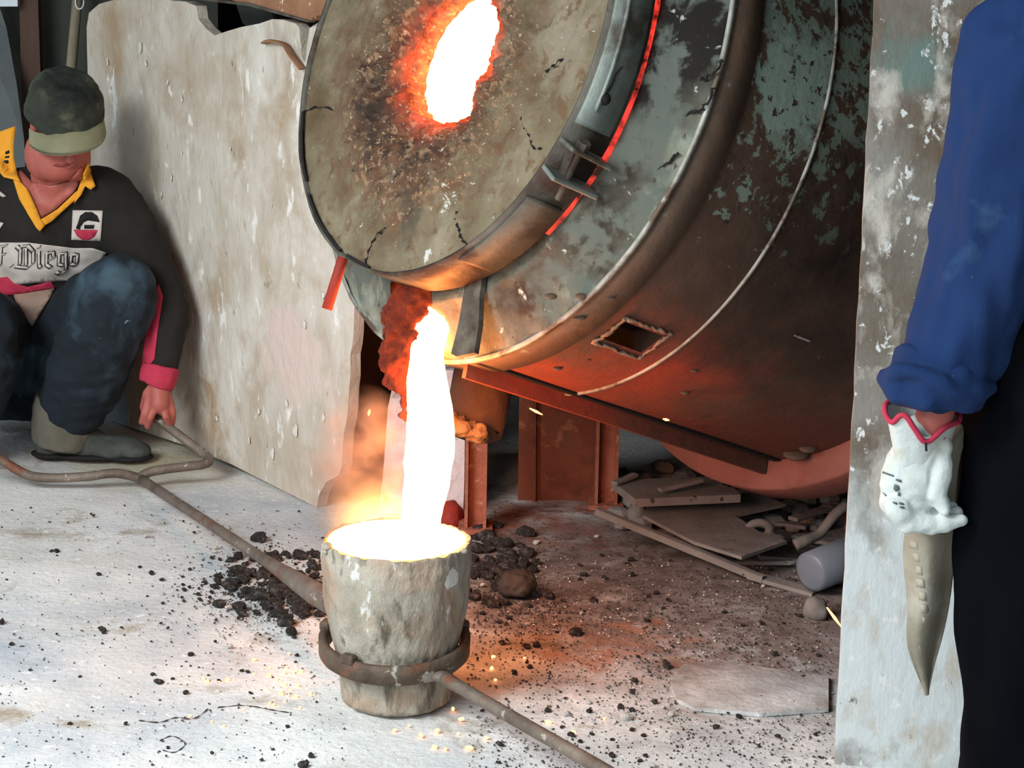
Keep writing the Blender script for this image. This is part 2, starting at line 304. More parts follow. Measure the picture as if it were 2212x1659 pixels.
M['glove'] = mat('white_cotton_glove', [(176, 184, 180), (200, 208, 204)], 9, .9, .5, 22, layers=[((176, 176, 160), 9, .55, .7)])
M['tan'] = mat('taupe_leather', [(118, 112, 98), (142, 136, 120)], 7, .8, .3, 40, layers=[((160, 156, 142), 6, .55, .68)])
M['seam'] = mat('pale_stitching', [(148, 143, 127), (160, 155, 139)], 9, .85, .1)
M['junk'] = mat('dust_covered_steel', [(104, 98, 92), (134, 128, 122)], 8, .85, .3, 50, layers=[((60, 54, 50), 30, .64, .68)])
M['bottle'] = mat('dusty_blue_plastic', [(92, 100, 108), (112, 120, 128)], 8, .4, .1)
M['redpaint'] = mat('red_painted_bar', [(150, 46, 34), (120, 40, 30)], 10, .7, .3)
M['whitepaint'] = mat('white_painted_metal', [(188, 200, 208), (214, 222, 226)], 10, .5, .1)
M['grey_sheet'] = mat('grey_sheet', [(78, 84, 84), (100, 106, 106)], 5, .7, .2)
M['charcoal'] = mat('notch_shade', [(34, 38, 34), (48, 52, 46)], 6, .9, .2)
G_white = glow('molten_metal_glow', (1, .30, .075), 50)
G_pool = glow('molten_pool_glow', (1, .34, .085), 30)
G_hole = glow('furnace_fire_glow', (1, .48, .15), 16)
G_red = glow('red_hot_gap_glow', (1, .045, .03), 1.0)
_n = G_red.node_tree; _t = _n.nodes.new('ShaderNodeTexNoise'); _t.inputs['Scale'].default_value = 26; _t.inputs['Detail'].default_value = 4
_g = _n.nodes.new('ShaderNodeNewGeometry'); _n.links.new(_g.outputs['Position'], _t.inputs['Vector']); _m = _n.nodes.new('ShaderNodeMapRange')
_m.inputs[1].default_value = .42; _m.inputs[2].default_value = .72; _m.inputs[3].default_value = .0; _m.inputs[4].default_value = 2.0; _n.links.new(_t.outputs[0], _m.inputs[0]); _n.links.new(_m.outputs[0], _n.nodes['Principled BSDF'].inputs['Emission Strength'])
G_ember = glow('orange_ember_glow', (1, .36, .12), 5)
# ---------------------------------------------------------------- setting
def grid_floor():
    nx, ny = 260, 300; vs = []; fs = []
    for j in range(ny+1):
        for i in range(nx+1):
            x = -3.2+6.4*i/nx; y = 1.8+5.8*j/ny; p = Vector((x, y, 0))
            h = .004*noise.noise(p*3)+.0022*noise.noise(p*14)+.001*noise.noise(p*45)
            vs.append((x, y, min(h, .004)-.003))
    for j in range(ny):
        for i in range(nx):
            a = j*(nx+1)+i; fs.append((a, a+1, a+nx+2, a+nx+1))
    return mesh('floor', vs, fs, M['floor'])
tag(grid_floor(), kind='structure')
# left plaster wall, standing obliquely, broken at the top and at its right end
WB = fl(232, 905); WA = fl(690, 1097); wd = (WA-WB).normalized(); wn = Vector((wd.y, -wd.x, 0)); 
if wn.dot(CAM-WA) < 0: wn = -wn
wp = lambda x, y: onplane(x, y, WA, wn)
jag = lambda: random.uniform(-3, 3)
raw = [(232, 907), (400, 962), (500, 1003), (600, 1054), (684, 1096), (690, 1070), (704, 1040), (730, 1028), (737, 1005), (740, 975), (746, 930), (752, 860), (757, 790), (762, 720), (768, 660), (772, 600), (770, 500), (780, 300), (780, 60),
       (700, 40), (668, 62), (664, 100), (660, 140), (650, 120), (648, 60), (640, 52), (612, 44), (590, 40), (560, 52), (520, 60), (490, 66), (462, 76), (446, 62), (430, 40), (424, 12), (400, 4), (330, -6), (270, -4), (215, 8), (190, 28), (187, 60), (195, 400)]
poly = []
for i in range(len(raw)):
    a = Vector(raw[i]); b = Vector(raw[(i+1) % len(raw)]); k = max(1, int((b-a).length/22))
    for j in range(k):
        q = a+(b-a)*j/k; e = 1.5 if 4 < i < 40 else 0
        if 17 < i < 19: e = 0
        poly.append(wp(q.x+random.uniform(-e, e)*1.5, q.y+random.uniform(-e, e)))
wl = slab('wall_left', poly, .03, M['plaster']); tag(wl, kind='structure')
# peeled paint flakes standing proud on the wall
fk = MB()
for (x, y, s) in [(305, 100, 16), (318, 140, 10), (235, 135, 9), (364, 178, 8), (395, 215, 9), (240, 190, 6), (350, 420, 10), (372, 385, 12), (395, 330, 6), (500, 320, 6), (590, 980, 14), (540, 950, 10), (640, 930, 16), (700, 900, 12), (620, 870, 10), (560, 890, 12), (470, 905, 9), (660, 700, 10), (700, 640, 9)]:
    n = 9; c = wp(x, y); ring = []
    for k in range(n):
        a = 2*math.pi*k/n; rr = s/820*random.uniform(.5, 1.25)
        ring.append(c+wd*math.cos(a)*rr*.6+Vector((0, 0, 1))*math.sin(a)*rr+wn*random.uniform(.002, .005))
    fk.add(ring+[c+wn*.005], [(k, (k+1) % n, n) for k in range(n)])
o = fk.build('paint_flakes', mat('flake_white', [(190, 186, 176), (206, 204, 196)], 30, .9, .2), wl); o['kind'] = 'stuff'
# dark back wall; unseen side wall and roof added to shade the interior
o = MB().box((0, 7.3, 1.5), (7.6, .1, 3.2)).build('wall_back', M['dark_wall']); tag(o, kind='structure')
o = MB().box((3.3, 5.2, 1.5), (.1, 4.4, 3.2)).build('shade_wall_right', M['dark_wall']); tag(o, kind='structure')
o = MB().box((.5, 4.9, 2.75), (6.2, 5.0, .1)).build('shade_ceiling', M['dark_wall']); tag(o, kind='structure')
o = MB().box((-1.9, 6.78, 1.3), (2.0, .1, 2.6)).build('wall_corner', M['green_wall']); tag(o, kind='structure')
# concrete pier on the right
pl = fl(1803, 1648); pr = fl(2420, 1700)
pv = Vector((1, -.10, 0)).normalized(); pn = Vector((pv.y, -pv.x, 0))
pts = [pl-Vector((0, 0, .02))]
for k in range(40):
    pts.append(pl+Vector((0, 0, k*.045))+pv*(noise.noise(Vector((k*.7, 3, 1)))*.003))
pts += [pl+Vector((0, 0, 2.69)), pl+Vector((0, 0, 2.69))+pv*2.6, pl+pv*2.6-Vector((0, 0, .02))]  # unseen right part, widened to block light behind
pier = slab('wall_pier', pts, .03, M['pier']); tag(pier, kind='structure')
# pale plaster stub and the posts under the furnace
def vslab(name, pxs, Y, th, m, parent=None): return slab(name, [at(x, y, Y) for x, y in pxs], th, m, parent)
o = vslab('wall_stub', [(812, 1165), (818, 1100), (826, 1040), (833, 950), (838, 880), (847, 838), (862, 834), (875, 800), (1003, 800), (1004, 960), (1003, 1040), (1001, 1104), (994, 1100), (986, 1092), (974, 1094), (962, 1098), (957, 1110), (955, 1165)], 5.35, .12, M['pale_plaster']); tag(o, kind='structure')
o = vslab('wall_recess', [(700, 1155), (700, 500), (846, 500), (846, 1130)], 5.75, .08, M['dark_brown']); tag(o, kind='structure')
o = MB().ball(at(974, 1120, 5.28), (.034, .05, .045)).ball(at(966, 1132, 5.28), (.03, .04, .04)).blob('glowing_brick_lump', M['redpaint'], voxel=.006, disp=.004, dscale=40)
tag(o, 'dull red rounded lump in the gap at the foot of the pale plaster stub', 'lump')
def post(x0, x1, yb, ztop, name, label):
    b0 = fl(x0, yb); b1 = fl(x1, yb); c = (b0+b1)/2; wdt = (b1-b0).length
    t = thing(name, c, label, 'post')
    MB().box(c+Vector((0, .03, ztop/2)), (wdt, .012, ztop)).build('web', M['ruststeel'], t)
    for s in (-1, 1): MB().box(c+Vector((s*(wdt/2-.004), .03, ztop/2)), (.008, .07, ztop-.002)).build('flange', M['ruststeel'], t)
    MB().box(c+Vector((0, .03, .006)), (wdt+.03, .1, .012)).build('foot_plate', M['ruststeel'], t)
    return t
post(1003, 1050, 1150, .50, 'steel_post', 'rusty red steel post under the furnace, right of the metal stream')
post(1284, 1333, 1098, .44, 'steel_post', 'brown steel post under the furnace in front of the black opening')
sp = thing('wall_panel', at(1200, 1085, 5.5), 'mottled rust-brown steel panel behind the two posts under the furnace', 'panel')
vslab('sheet', [(1118, 1112), (1124, 700), (1300, 700), (1296, 1100)], 5.5, .01, M['rustpanel'], sp)
vslab('rib', [(1150, 1108), (1153, 720), (1159, 720), (1157, 1108)], 5.485, .012, M['rustpanel'], sp)
# background, top left
o = vslab('door_1', [(52, 420), (40, -60), (80, -60), (96, 420)], 6.6, .04, M['brown']); tag(o, kind='structure')
o = slab('leaning_sheet', [at(-60, 560, 6.3), at(62, 560, 6.3), at(52, 300, 6.42), at(36, 180, 6.5), at(14, 60, 6.58), at(-2, 10, 6.6), at(-60, 10, 6.6)], .01, M['grey_sheet']); tag(o, 'grey sheet leaning in the dark corner behind the crouching worker', 'sheet')
o = vslab('window_1', [(-60, 14), (38, 14), (36, -60), (-60, -60)], 6.55, .03, M['whitepaint']); tag(o, kind='structure')
wpole = thing('wooden_pole', fl(112, 893), 'pale wooden pole leaning in the corner behind the cap', 'pole')
MB().tube([fl(112, 893), at(152, 165, 6.55), at(172, -60, 6.62)], [.014, .015, .015], 14).build('shaft', M['wood'], wpole, True)
MB().tube([at(172+9*math.cos(a), 4+16*math.sin(a), 6.58) for a in [k*math.pi/6 for k in range(13)]], .0025, 8).build('hanging_ring', M['whitepaint'], wpole, True)
br = thing('metal_bracket', fl(47, 898), 'small white metal bracket foot on the floor left behind the boots', 'bracket')
MB().box(fl(47, 896)+Vector((0, .02, .035)), (.026, .02, .07), taper=.8).build('leg', M['whitepaint'], br)
MB().box(fl(44, 899)+Vector((0, .02, .003)), (.05, .04, .006)).build('foot', M['whitepaint'], br)
MB().box(fl(20, 890)+Vector((-.02, .03, .045)), (.07, .012, .02)).build('crossbar', M['whitepaint'], br)
sl = thing('broken_slab', wp(610, 20), 'terracotta coloured slab resting on the broken top of the plaster wall', 'slab')
slab('slab_body', [wp(524, 0)+wn*.03, wp(560, 10)+wn*.03, wp(640, 28)+wn*.03, wp(694, 44)+wn*.03, wp(700, 36)+wn*.03, wp(760, 20)+wn*.03, wp(760, -40)+wn*.03, wp(520, -40)+wn*.03], .16, M['terracotta'], sl)
slab('edge_strip', [wp(420, -4)+wn*.034, wp(560, 12)+wn*.034, wp(692, 48)+wn*.034, wp(692, 43)+wn*.034, wp(560, 5)+wn*.034, wp(420, -9)+wn*.034], .02, M['collar'], sl)
o = MB().tube(smooth_path([wp(580, 92)+wn*.01, wp(600, 88)+wn*.02, wp(624, 96)+wn*.012, wp(645, 118)+wn*.02, wp(662, 148)+wn*.012], 5), .012, 8, flat=(1, .35)).build('torn_strip', M['terracotta'], None, True); tag(o, 'torn orange-brown strip curling off the wall left of the lid', 'strip')
o = slab('notch_shade_sheet', [wp(420, 0)-wn*.12, wp(436, 50)-wn*.12, wp(450, 66)-wn*.12, wp(464, 80)-wn*.12, wp(510, 78)-wn*.12, wp(496, 10)-wn*.12], .01, M['charcoal']); tag(o, 'dark sheet added to stand for the shade behind the notch in the wall top', 'sheet')  # added dark sheet, stands in for the shade behind the notch

# ---------------------------------------------------------------- furnace
def rp(t, r, th): return C0+A*t+(E1*math.cos(th)+E2*math.sin(th))*r
def pth(x, y, t):
    p = onplane(x, y, C0+A*t, A)-C0-A*t; return math.atan2(p.dot(E2), p.dot(E1))
def revolve(name, prof, m, parent, n=180, skip=None, rgh=0, seed=0, closed=False, arc=None, sub=1, smooth=True):
    pr_ = []
    for i in range(len(prof)-1):
        for j in range(sub): pr_.append((prof[i][0]+(prof[i+1][0]-prof[i][0])*j/sub, prof[i][1]+(prof[i+1][1]-prof[i][1])*j/sub))
    pr_.append(prof[-1]); vs = []; fs = []; a0, a1 = arc or (0, 2*math.pi); full = arc is None
    cols = n if full else n+1; npf = len(pr_)
    for i in range(cols):
        th = a0+(a1-a0)*i/n
        for t, r in pr_:
            p = rp(t, r, th)
            if rgh: q = p*14+Vector((seed,)*3); d = rgh*(noise.noise(q)+.5*noise.noise(q*2.5)); p = p+(p-C0-A*t).normalized()*d-A*d*.5
            vs.append(p)
    for i in range(n):
        j = (i+1) % cols; th = a0+(a1-a0)*(i+.5)/n
        if skip and skip(th): continue
        for k in range(npf-1): fs.append((i*npf+k, j*npf+k, j*npf+k+1, i*npf+k+1))
        if closed: fs.append((i*npf+npf-1, j*npf+npf-1, j*npf, i*npf))
    if closed and not full: fs += [tuple(range(npf)), tuple(n*npf+k for k in range(npf-1, -1, -1))]
    return mesh(name, vs, fs, m, parent, smooth)
fu = thing('rotary_furnace', Vector((C0.x+A.x*.6, C0.y+A.y*.6, 0)), 'big tilted rotary furnace drum of brown steel with flaking green paint', 'furnace')
tn0 = pth(836, 745, .178); tn1 = pth(948, 772, .178)
def dth(th, c): return (th-c+math.pi) % (2*math.pi)-math.pi
tm = (tn0+dth(tn1, tn0)/2); hw = abs(dth(tn1, tn0))/2
notch = lambda th: abs(dth(th, tm)) < hw
# drum shell with rectangular hatch opening cut in it
hc = [drum_t(*p) for p in ((1290, 718), (1334, 698), (1442, 736), (1398, 768))]
ht = (min(h[0] for h in hc), max(h[0] for h in hc)); hth0 = hc[0][1]; hth = sorted(h[1] for h in hc)
hT = (sum(h[0] for h in hc)/4); hTH = sum(h[1] for h in hc)/4
n = 240; ts = sorted([.186, .2, .24, .30, .36, .42, .55, .62, .70, .80, .9, 1.0, 1.1, 1.2, 1.4, 1.6, 1.8]+[hT-.052, hT+.052])
vs = []; fs = []
for i in range(n):
    th = 2*math.pi*i/n
    for t in ts: vs.append(rp(t, .617+.0015*noise.noise(rp(t, .6, th)*4), th))
k = len(ts)
for i in range(n):
    th = 2*math.pi*(i+.5)/n
    for j in range(k-1):
        tmid = (ts[j]+ts[j+1])/2
        if abs(tmid-hT) < .05 and abs(dth(th, hTH)) < .062: continue
        fs.append((i*k+j, ((i+1) % n)*k+j, ((i+1) % n)*k+j+1, i*k+j+1))
mesh('drum', vs, fs, M['drum'], fu)
revolve('drum_back', [(1.8, .617), (1.8, .02)], M['drum'], fu)
def curved_patch(name, t0, t1, a0, a1, r, th_, m, parent, n=16, rgh=0):
    prof = [(t0, r), (t1, r), (t1, r+th_), (t0, r+th_)]
    return revolve(name, prof, m, parent, n, arc=(a0, a1), closed=True, rgh=rgh, smooth=False)
# hatch: recessed dark box and weld border
revolve('hatch_recess', [(hT-.052, .617), (hT-.052, .56), (hT+.052, .56), (hT+.052, .617)], M['ink'], fu, 12, arc=(hTH-.075, hTH+.075), smooth=False)
wf = MB()
for (ta, aa, tb, ab) in ((-.058, -.075, .06, -.072), (.06, -.072, .062, .078), (.062, .078, -.06, .074), (-.06, .074, -.058, -.075)):
    q = [rp(hT+ta+(tb-ta)*j/14+random.uniform(-.004, .004), .62, hTH+aa+(ab-aa)*j/14+random.uniform(-.006, .006)) for j in range(15)]
    wf.tube(q, [random.uniform(.004, .010) for _ in q], 7, flat=(1, .5))
wf.build('hatch_weld', mat('weld_grey', [(120, 96, 80), (140, 118, 100)], 30, .8, .3), fu, True)
o = revolve('seam_weld', [(.463, .617), (.464, .622), (.469, .622), (.470, .617)], M['rim'], fu, 240, rgh=.001, seed=3)
revolve('raised_band', [(.182, .617), (.182, .6225), (.262, .6225), (.264, .617)], M['band'], fu, 220)
revolve('riding_ring', [(1.09, .617), (1.09, .682), (1.10, .686), (1.19, .686), (1.20, .682), (1.20, .617)], M['tyre'], fu, 240)
# end plate (front of drum) and its bright rim
revolve('end_plate', [(.121, .30), (.117, .498), (.118, .51), (.130, .53), (.158, .585), (.178, .622)], M['endplate'], fu, 260, skip=notch, rgh=.007, sub=4, seed=5)
revolve('plate_rim', [(.173, .620), (.172, .6285), (.182, .6285), (.183, .617)], M['rim'], fu, 260, skip=notch, rgh=.0012, seed=8)
revolve('hot_mouth', [(.13, .48), (.2, .60)], M['gunk'], fu, 60, arc=(tm-hw-.1, tm+hw+.1), rgh=.012, sub=6)
g0 = pth(1420, -300, .11); g1 = pth(1180, 505, .11)
revolve('hot_gap', [(.09, .486), (.122, .492)], G_red, fu, 80, arc=(g0, g0+dth(g1, g0)), rgh=.004)
# ridge cracks in the end plate
for pts_ in ([(1455, 200), (1480, 185), (1515, 172), (1540, 160), (1562, 132)], [(1425, 282), (1460, 262), (1490, 245), (1520, 228), (1545, 190)], [(1395, 375), (1420, 368), (1440, 352), (1462, 330)]):
    pp = [onplane(x, y, C0+A*.162, A) for x, y in pts_]; pp = [p+random.uniform(-.002, .002)*A for p in pp]
    MB().tube([q_+Vector((random.uniform(-.004, .004), 0, random.uniform(-.004, .004))) for q_ in smooth_path(pp, 5)], .0024, 6, jit=.6).build('crack', M['ink'], fu)
# longitudinal strip under the drum
BS = -1 if dth(drum_t(1400, 850)[1], drum_t(1400, 900)[1]) > 0 else 1
st0 = drum_t(1155, 838); st1 = drum_t(1560, 968)
a_ = st0[1]; 
_x, _y, _p = drum_t(1400, 905, .622); aim = th_b = _y
curved_patch('groove_strip', .2, 1.085, _y-.014, _y+.014, .6165, .006, M['ink'], fu, 3)
curved_patch('bottom_flange', .2, 1.085, _y+BS*.05, _y+BS*.07, .6165, .034, M['drum'], fu, 3)
curved_patch('weld_mark', drum_t(1715, 725)[0], drum_t(1750, 735)[0], drum_t(1715, 725)[1]-.006, drum_t(1750, 735)[1]+.006, .6175, .003, M['rim'], fu, 4)
for x, y, s in ((1255, 640, .012), (1250, 683, .016), (1318, 641, .012), (1272, 778, .004), (1440, 907, .006), (1500, 800, .008), (1190, 640, .012), (1720, 980, .03), (1745, 968, .02), (1480, 848, .009), (1205, 795, .01)):
    t_, th_, p_ = drum_t(x, y, .6185); MB().ball(p_, (s, s*.8, s*.35), Matrix.Rotation(.4, 3, 'X')).build('spatter', M['band'], fu, True)
# ---- lid with the burner hole
lid = MB(); 
def hole_r(th):
    d = Vector((math.cos(th), math.sin(th))); best = .1
    for i in range(len(H2)):
        a = H2[i]-hc2; b = H2[(i+1) % len(H2)]-hc2; e = b-a; den = d.x*e.y-d.y*e.x
        if abs(den) < 1e-9: continue
        s = (a.x*e.y-a.y*e.x)/den; u = (a.x*d.y-a.y*d.x)/den
        if s > 0 and -.001 <= u <= 1.001: best = s
    return best
def outer_r(th, r=.484):
    d = Vector((math.cos(th), math.sin(th))); b = hc2.dot(d); c = hc2.dot(hc2)-r*r; return -b+math.sqrt(b*b-c)
NT, NR = 300, 70; vs = []; fs = []; heat = []
def lump(p, e):
    q = p*16; v = .014*noise.noise(q)+.012*noise.noise(q*2.3)+.009*abs(noise.noise(q*5))+.005*noise.noise(q*11)
    return v*e
for i in range(NT):
    th = 2*math.pi*i/NT; rh = hole_r(th); ro = outer_r(th); d = Vector((math.cos(th), math.sin(th)))
    rh += .006*noise.noise(Vector((d.x*9, d.y*9, 2)))
    for j in range(NR+3):
        if j < 3: s = rh+.004*(2-j)*0; tt = .11-.045*j; dist = 0; e = .6
        else:
            u = (j-3)/(NR-1); s = rh+(ro-rh)*u; dist = s-rh; tt = .006+.028*math.exp(-dist/.04)-.014*math.exp(-((dist-.1)/.07)**2); e = .35+1.2*math.exp(-((dist-.06)/.12)**2)
        q2 = hc2+d*s; p = C0+E1*q2.x+E2*q2.y+A*tt
        if j >= 2: e *= min(1, max(0., (ro-s)/.03)+.15)
        p = p-A*lump(p, e); vs.append(p); heat.append(max(0., 1-dist/.07)**1.5*1.4 + .25*max(0, 1-dist/.13)**1.5)
K = NR+3
for i in range(NT):
    for j in range(K-1): fs.append((i*K+j, i*K+j+1, ((i+1) % NT)*K+j+1, ((i+1) % NT)*K+j))
lf = mesh('lid', vs, fs, M['lid'], fu)
lf['label'] = 'khaki clay-lined lid disc with a glowing oval hole'
revolve('collar', [(.012, .484), (-.004, .486), (-.004, .492), (.101, .496), (.101, .489), (.012, .484)], M['collar'], lf, 240, rgh=.0015, seed=4)
hd = [C0+E1*(hc2.x+math.cos(2*math.pi*i/60)*(hole_r(2*math.pi*i/60)+.02))+E2*(hc2.y+math.sin(2*math.pi*i/60)*(hole_r(2*math.pi*i/60)+.02))+A*.07 for i in range(60)]
mesh('fire_glow', hd+[hcn+A*.07], [(i, (i+1) % 60, 60) for i in range(60)], G_hole, lf)
# dark cracks in the lid lining
for pts_ in ([(985, 458), (984, 475), (990, 492), (994, 508), (1003, 522), (1012, 532)], [(790, 568), (798, 540), (812, 510), (832, 490)], [(1178, 156), (1196, 140), (1218, 128)], [(1126, 252), (1134, 275), (1146, 300), (1150, 318), (1168, 322)], [(650, 245), (680, 232), (720, 238)]):
    pp = [onplane(x, y, C0+A*.002, A) for x, y in pts_]
    MB().tube([q_+(E1*random.uniform(-1, 1)+E2*random.uniform(-1, 1))*.003 for q_ in smooth_path(pp, 5)], [.0014*(1.2+math.sin(i*1.7)) for i in range((len(pp)-1)*5+1)], 6, jit=.3).build('crack', M['ink'], lf)
# dark gaps between clay and steel band, lower left
for a_px, b_px in (((664, 425), (735, 548)), ((748, 560), (798, 582)), ((650, 245), (655, 400))):
    a0 = pth(*a_px, 0); a1 = pth(*b_px, 0); revolve('edge_gap', [(-.0045, .478), (-.0045, .4855)], M['ink'], lf, 20, arc=(a0, a0+dth(a1, a0)), rgh=.002)
# grey wrapped plate on the right of the band, with a key slot
b0 = pth(1290, -140, .05); b1 = pth(1262, 268, .05); am = b0+dth(b1, b0)
kp = revolve('cover_plate', [(.002, .497), (.002, .504), (.085, .506), (.085, .498)], M['greyplate'], lf, 40, arc=(b0, am), closed=True, rgh=.001)
revolve('plate_ridge', [(.024, .504), (.026, .511), (.032, .511), (.034, .504)], M['greyplate'], lf, 40, arc=(b0, b0+(am-b0)*.93), closed=True)
b2 = pth(1290, 250, .05); 
def cyl_pt(x, y, r):
    t, th, p = drum_t(x, y, r); return p
slot = [cyl_pt(x, y, .507) for x, y in ((1302, 218), (1305, 205), (1318, 192), (1326, 176), (1332, 160), (1345, 145))]
MB().tube(smooth_path(slot, 4), inter([.011, .008, .006, .006, .006, .003], 4), 8, flat=(1, .3)).build('key_slot', M['ink'], lf, True)
MB().ball(cyl_pt(1306, 214, .507), .012).build('slot_hole', M['ink'], lf, True)
# clamp: two blades with a bolt between them
def blade(xa, ya, xb, yb, wpx):
    a = cyl_pt(xa, ya, .497); b = cyl_pt(xb, yb, .497); d = (b-a).normalized(); rad = ((a+b)/2-C0); rad = (rad-A*rad.dot(A)).normalized(); s = rad.cross(d).normalized()
    Mx = Matrix((d, s, rad)).transposed(); return MB().box((a+b)/2+rad*.022, ((b-a).length, .009, .05), Mx, bev=.003)
blade(1210, 300, 1297, 345, 10).build('clamp_blade', M['greyplate'], lf)
blade(1172, 358, 1270, 402, 10).build('clamp_blade', M['greyplate'], lf)
bo = MB(); pa = cyl_pt(1258, 318, .53); pb = cyl_pt(1205, 430, .52); bo.tube([pa, pb], .0065, 10); bo.tube([pa+(pa-pb).normalized()*.012, pa-(pa-pb).normalized()*.006], .013, 6); bo.build('clamp_bolt', M['collar'], lf, False)
blk = cyl_pt(1225, 360, .495); MB().tube([cyl_pt(1240, 325, .51), cyl_pt(1215, 385, .51)], .012, 8).build('clamp_spacer', M['collar'], lf)
# lower steel plate wrapped under the band at the right
b3 = pth(1170, 420, .05); b4 = pth(1030, 570, .05); revolve('lower_plate', [(.004, .496), (.004, .502), (.09, .503), (.09, .496)], M['collar'], lf, 30, arc=(b3, b3+dth(b4, b3)), closed=True, rgh=.001)
# red bar hanging under the lid
ra, rb_ = at(741, 556, 4.22), at(706, 668, 4.2); MB().tube([ra, (ra*3+rb_)/4, rb_], .013, 14, flat=(1, .8)).build('red_bar', M['redpaint'], lf, True)
# plate bracket by the pouring mouth
bk = slab('bracket_plate', [onplane(x, y, C0+A*.10+E1*0, A) for x, y in ((1006, 566), (1034, 556), (1042, 590), (1036, 640), (1034, 700), (1024, 762), (986, 770), (974, 764), (990, 700), (1002, 630))], .012, M['collar'], fu)
MB().box(at(1023, 742, 4.33), (.022, .012, .004), bev=.001).tube([at(1023, 742, 4.33), at(1023, 762, 4.34)], .004, 8).build('pin', M['rim'], fu)
# nozzle stub with crust of slag
nz_t = thing('nozzle_stub', at(1030, 960, 4.75), 'short round steel nozzle stub hanging under the furnace with slag crust', 'nozzle')
na, nb = at(1052, 780, 4.72), at(1022, 930, 4.62); axn = (nb-na).normalized()
MB().tube([na, na+(nb-na)*.5, nb, nb+axn*.002, nb-axn*.02], [.068, .066, .064, .052, .05], 40).build('pipe', M['pipebrown'], nz_t, True)
sg = MB(); 
for k in range(24):
    _u = random.random(); p = at(972+72*_u, 912+26*_u+random.uniform(-8, 10), 4.57+random.uniform(-.03, .03)); sg.ball(p, random.uniform(.013, .020))
o = sg.blob('slag_crust', M['crust'], nz_t, .005, 2, .010, 60)
# hot slag hanging at the pouring mouth, left of the stream
sg = MB()
for (x, y, Y, r) in [(905, 640, 4.42, .035), (880, 650, 4.44, .035), (862, 680, 4.45, .04), (880, 700, 4.42, .045), (865, 730, 4.43, .04), (850, 760, 4.42, .03), (848, 790, 4.41, .028), (855, 815, 4.4, .026), (868, 790, 4.4, .03), (880, 760, 4.4, .03), (870, 835, 4.39, .02), (845, 740, 4.42, .024), (835, 775, 4.42, .012), (840, 830, 4.41, .014), (876, 870, 4.38, .014), (874, 895, 4.38, .013), (890, 740, 4.38, .03), (925, 635, 4.44, .02), (895, 670, 4.40, .03), (993, 700, 4.43, .014), (985, 740, 4.44, .014), (965, 765, 4.44, .012), (1000, 660, 4.45, .012)]: sg.ball(at(x, y, Y), r*.92)
o = sg.blob('pouring_lip_slag', M['gunk'], fu, .006, 1, .012, 45)
# crumbs at the joint under the plate
for k in range(9): MB().ball(at(1130+k*16+random.uniform(-5, 5), 785+k*6+random.uniform(-5, 5), 4.62), random.uniform(.005, .013), None, 8, 5).build('spatter', M['tyre'], fu, False)
# ---------------------------------------------------------------- ladle
LB = fl(855, 1508); LB.z = 0
ld = thing('ladle', LB, 'clay-crusted round ladle brimming with white-hot metal on the floor', 'ladle')
prof = [(0, .02), (0, .098), (.006, .105), (.04, .108), (.08, .113), (.13, .124), (.18, .134), (.23, .1395), (.27, .1415), (.30, .142), (.318, .1415), (.3215, .139), (.318, .133), (.29, .128), (.27, .12), (.268, .02)]
n = 200; vs = []; pp = []
for i in range(len(prof)-1):
    for j in range(5): pp.append((prof[i][0]+(prof[i+1][0]-prof[i][0])*j/5, prof[i][1]+(prof[i+1][1]-prof[i][1])*j/5))
pp.append(prof[-1]); K = len(pp)
for i in range(n):
    th = 2*math.pi*i/n
    for z, r in pp:
        q = Vector((math.cos(th)*r*1, math.sin(th)*r, z*.6)); d = .003*noise.noise(q*22)+.0022*noise.noise(q*60)+.003*max(0, noise.noise(Vector((q.x*60, q.y*60, z*9))))*(z < .25)
        if z <= .001: d = 0
        zz = z+(.004*noise.noise(q*25)+.0035*noise.noise(q*70) if z > .3 else 0)
        if z > .26 and z < .3: d += .002
        vs.append(LB+Vector((math.cos(th)*(r+d), math.sin(th)*(r+d), zz)))
fs = [(i*K+j, ((i+1) % n)*K+j, ((i+1) % n)*K+j+1, i*K+j+1) for i in range(n) for j in range(K-1)]
mesh('ladle_wall', vs, fs, M['ladle'], ld)
for x, y, s in ((707, 1180, .010), (703, 1192, .006), (772, 1198, .006), (1003, 1190, .007)):
    MB().ball(at(x, y, 4.0), (s, s, s*.8), None, 10, 7).build('rim_lump', M['ladle'], ld, True)
mm = thing('molten_metal', LB+Vector((0, 0, .27)), 'white-hot molten metal pouring from the furnace and filling the ladle', 'molten metal')
mesh('pool', [LB+Vector((math.cos(2*math.pi*i/64)*.131, math.sin(2*math.pi*i/64)*.1345, .3205)) for i in range(64)]+[LB+Vector((0, 0, .327))], [(i, (i+1) % 64, 64) for i in range(64)], G_pool, mm)
path = [(966, 622, 4.46), (957, 655, 4.43), (940, 695, 4.39), (922, 765, 4.35), (926, 850, 4.30), (930, 950, 4.25), (920, 1050, 4.21), (906, 1150, 4.17), (904, 1180, 4.15)]
wid = [66, 74, 76, 72, 92, 106, 96, 80, 96]
P3 = smooth_path([at(*p) for p in path], 8); W3 = inter([w_*4.45/4800/2 for w_ in wid], 8)
vs = []; ns = 20
for i, (p, w_) in enumerate(zip(P3, W3)):
    for k in range(ns):
        a = 2*math.pi*k/ns; q = Vector((math.cos(a), math.sin(a), 0)); rr = w_*(1+.10*noise.noise(Vector((math.cos(a)*2, math.sin(a)*2, p.z*22)))+.05*noise.noise(Vector((math.cos(a)*3, math.sin(a)*3, p.z*60))))
        vs.append(p+Vector((math.cos(a)*rr, math.sin(a)*rr*.7, 0)))
fs = [(i*ns+k, i*ns+(k+1) % ns, (i+1)*ns+(k+1) % ns, (i+1)*ns+k) for i in range(len(P3)-1) for k in range(ns)]+[tuple(range(ns))]
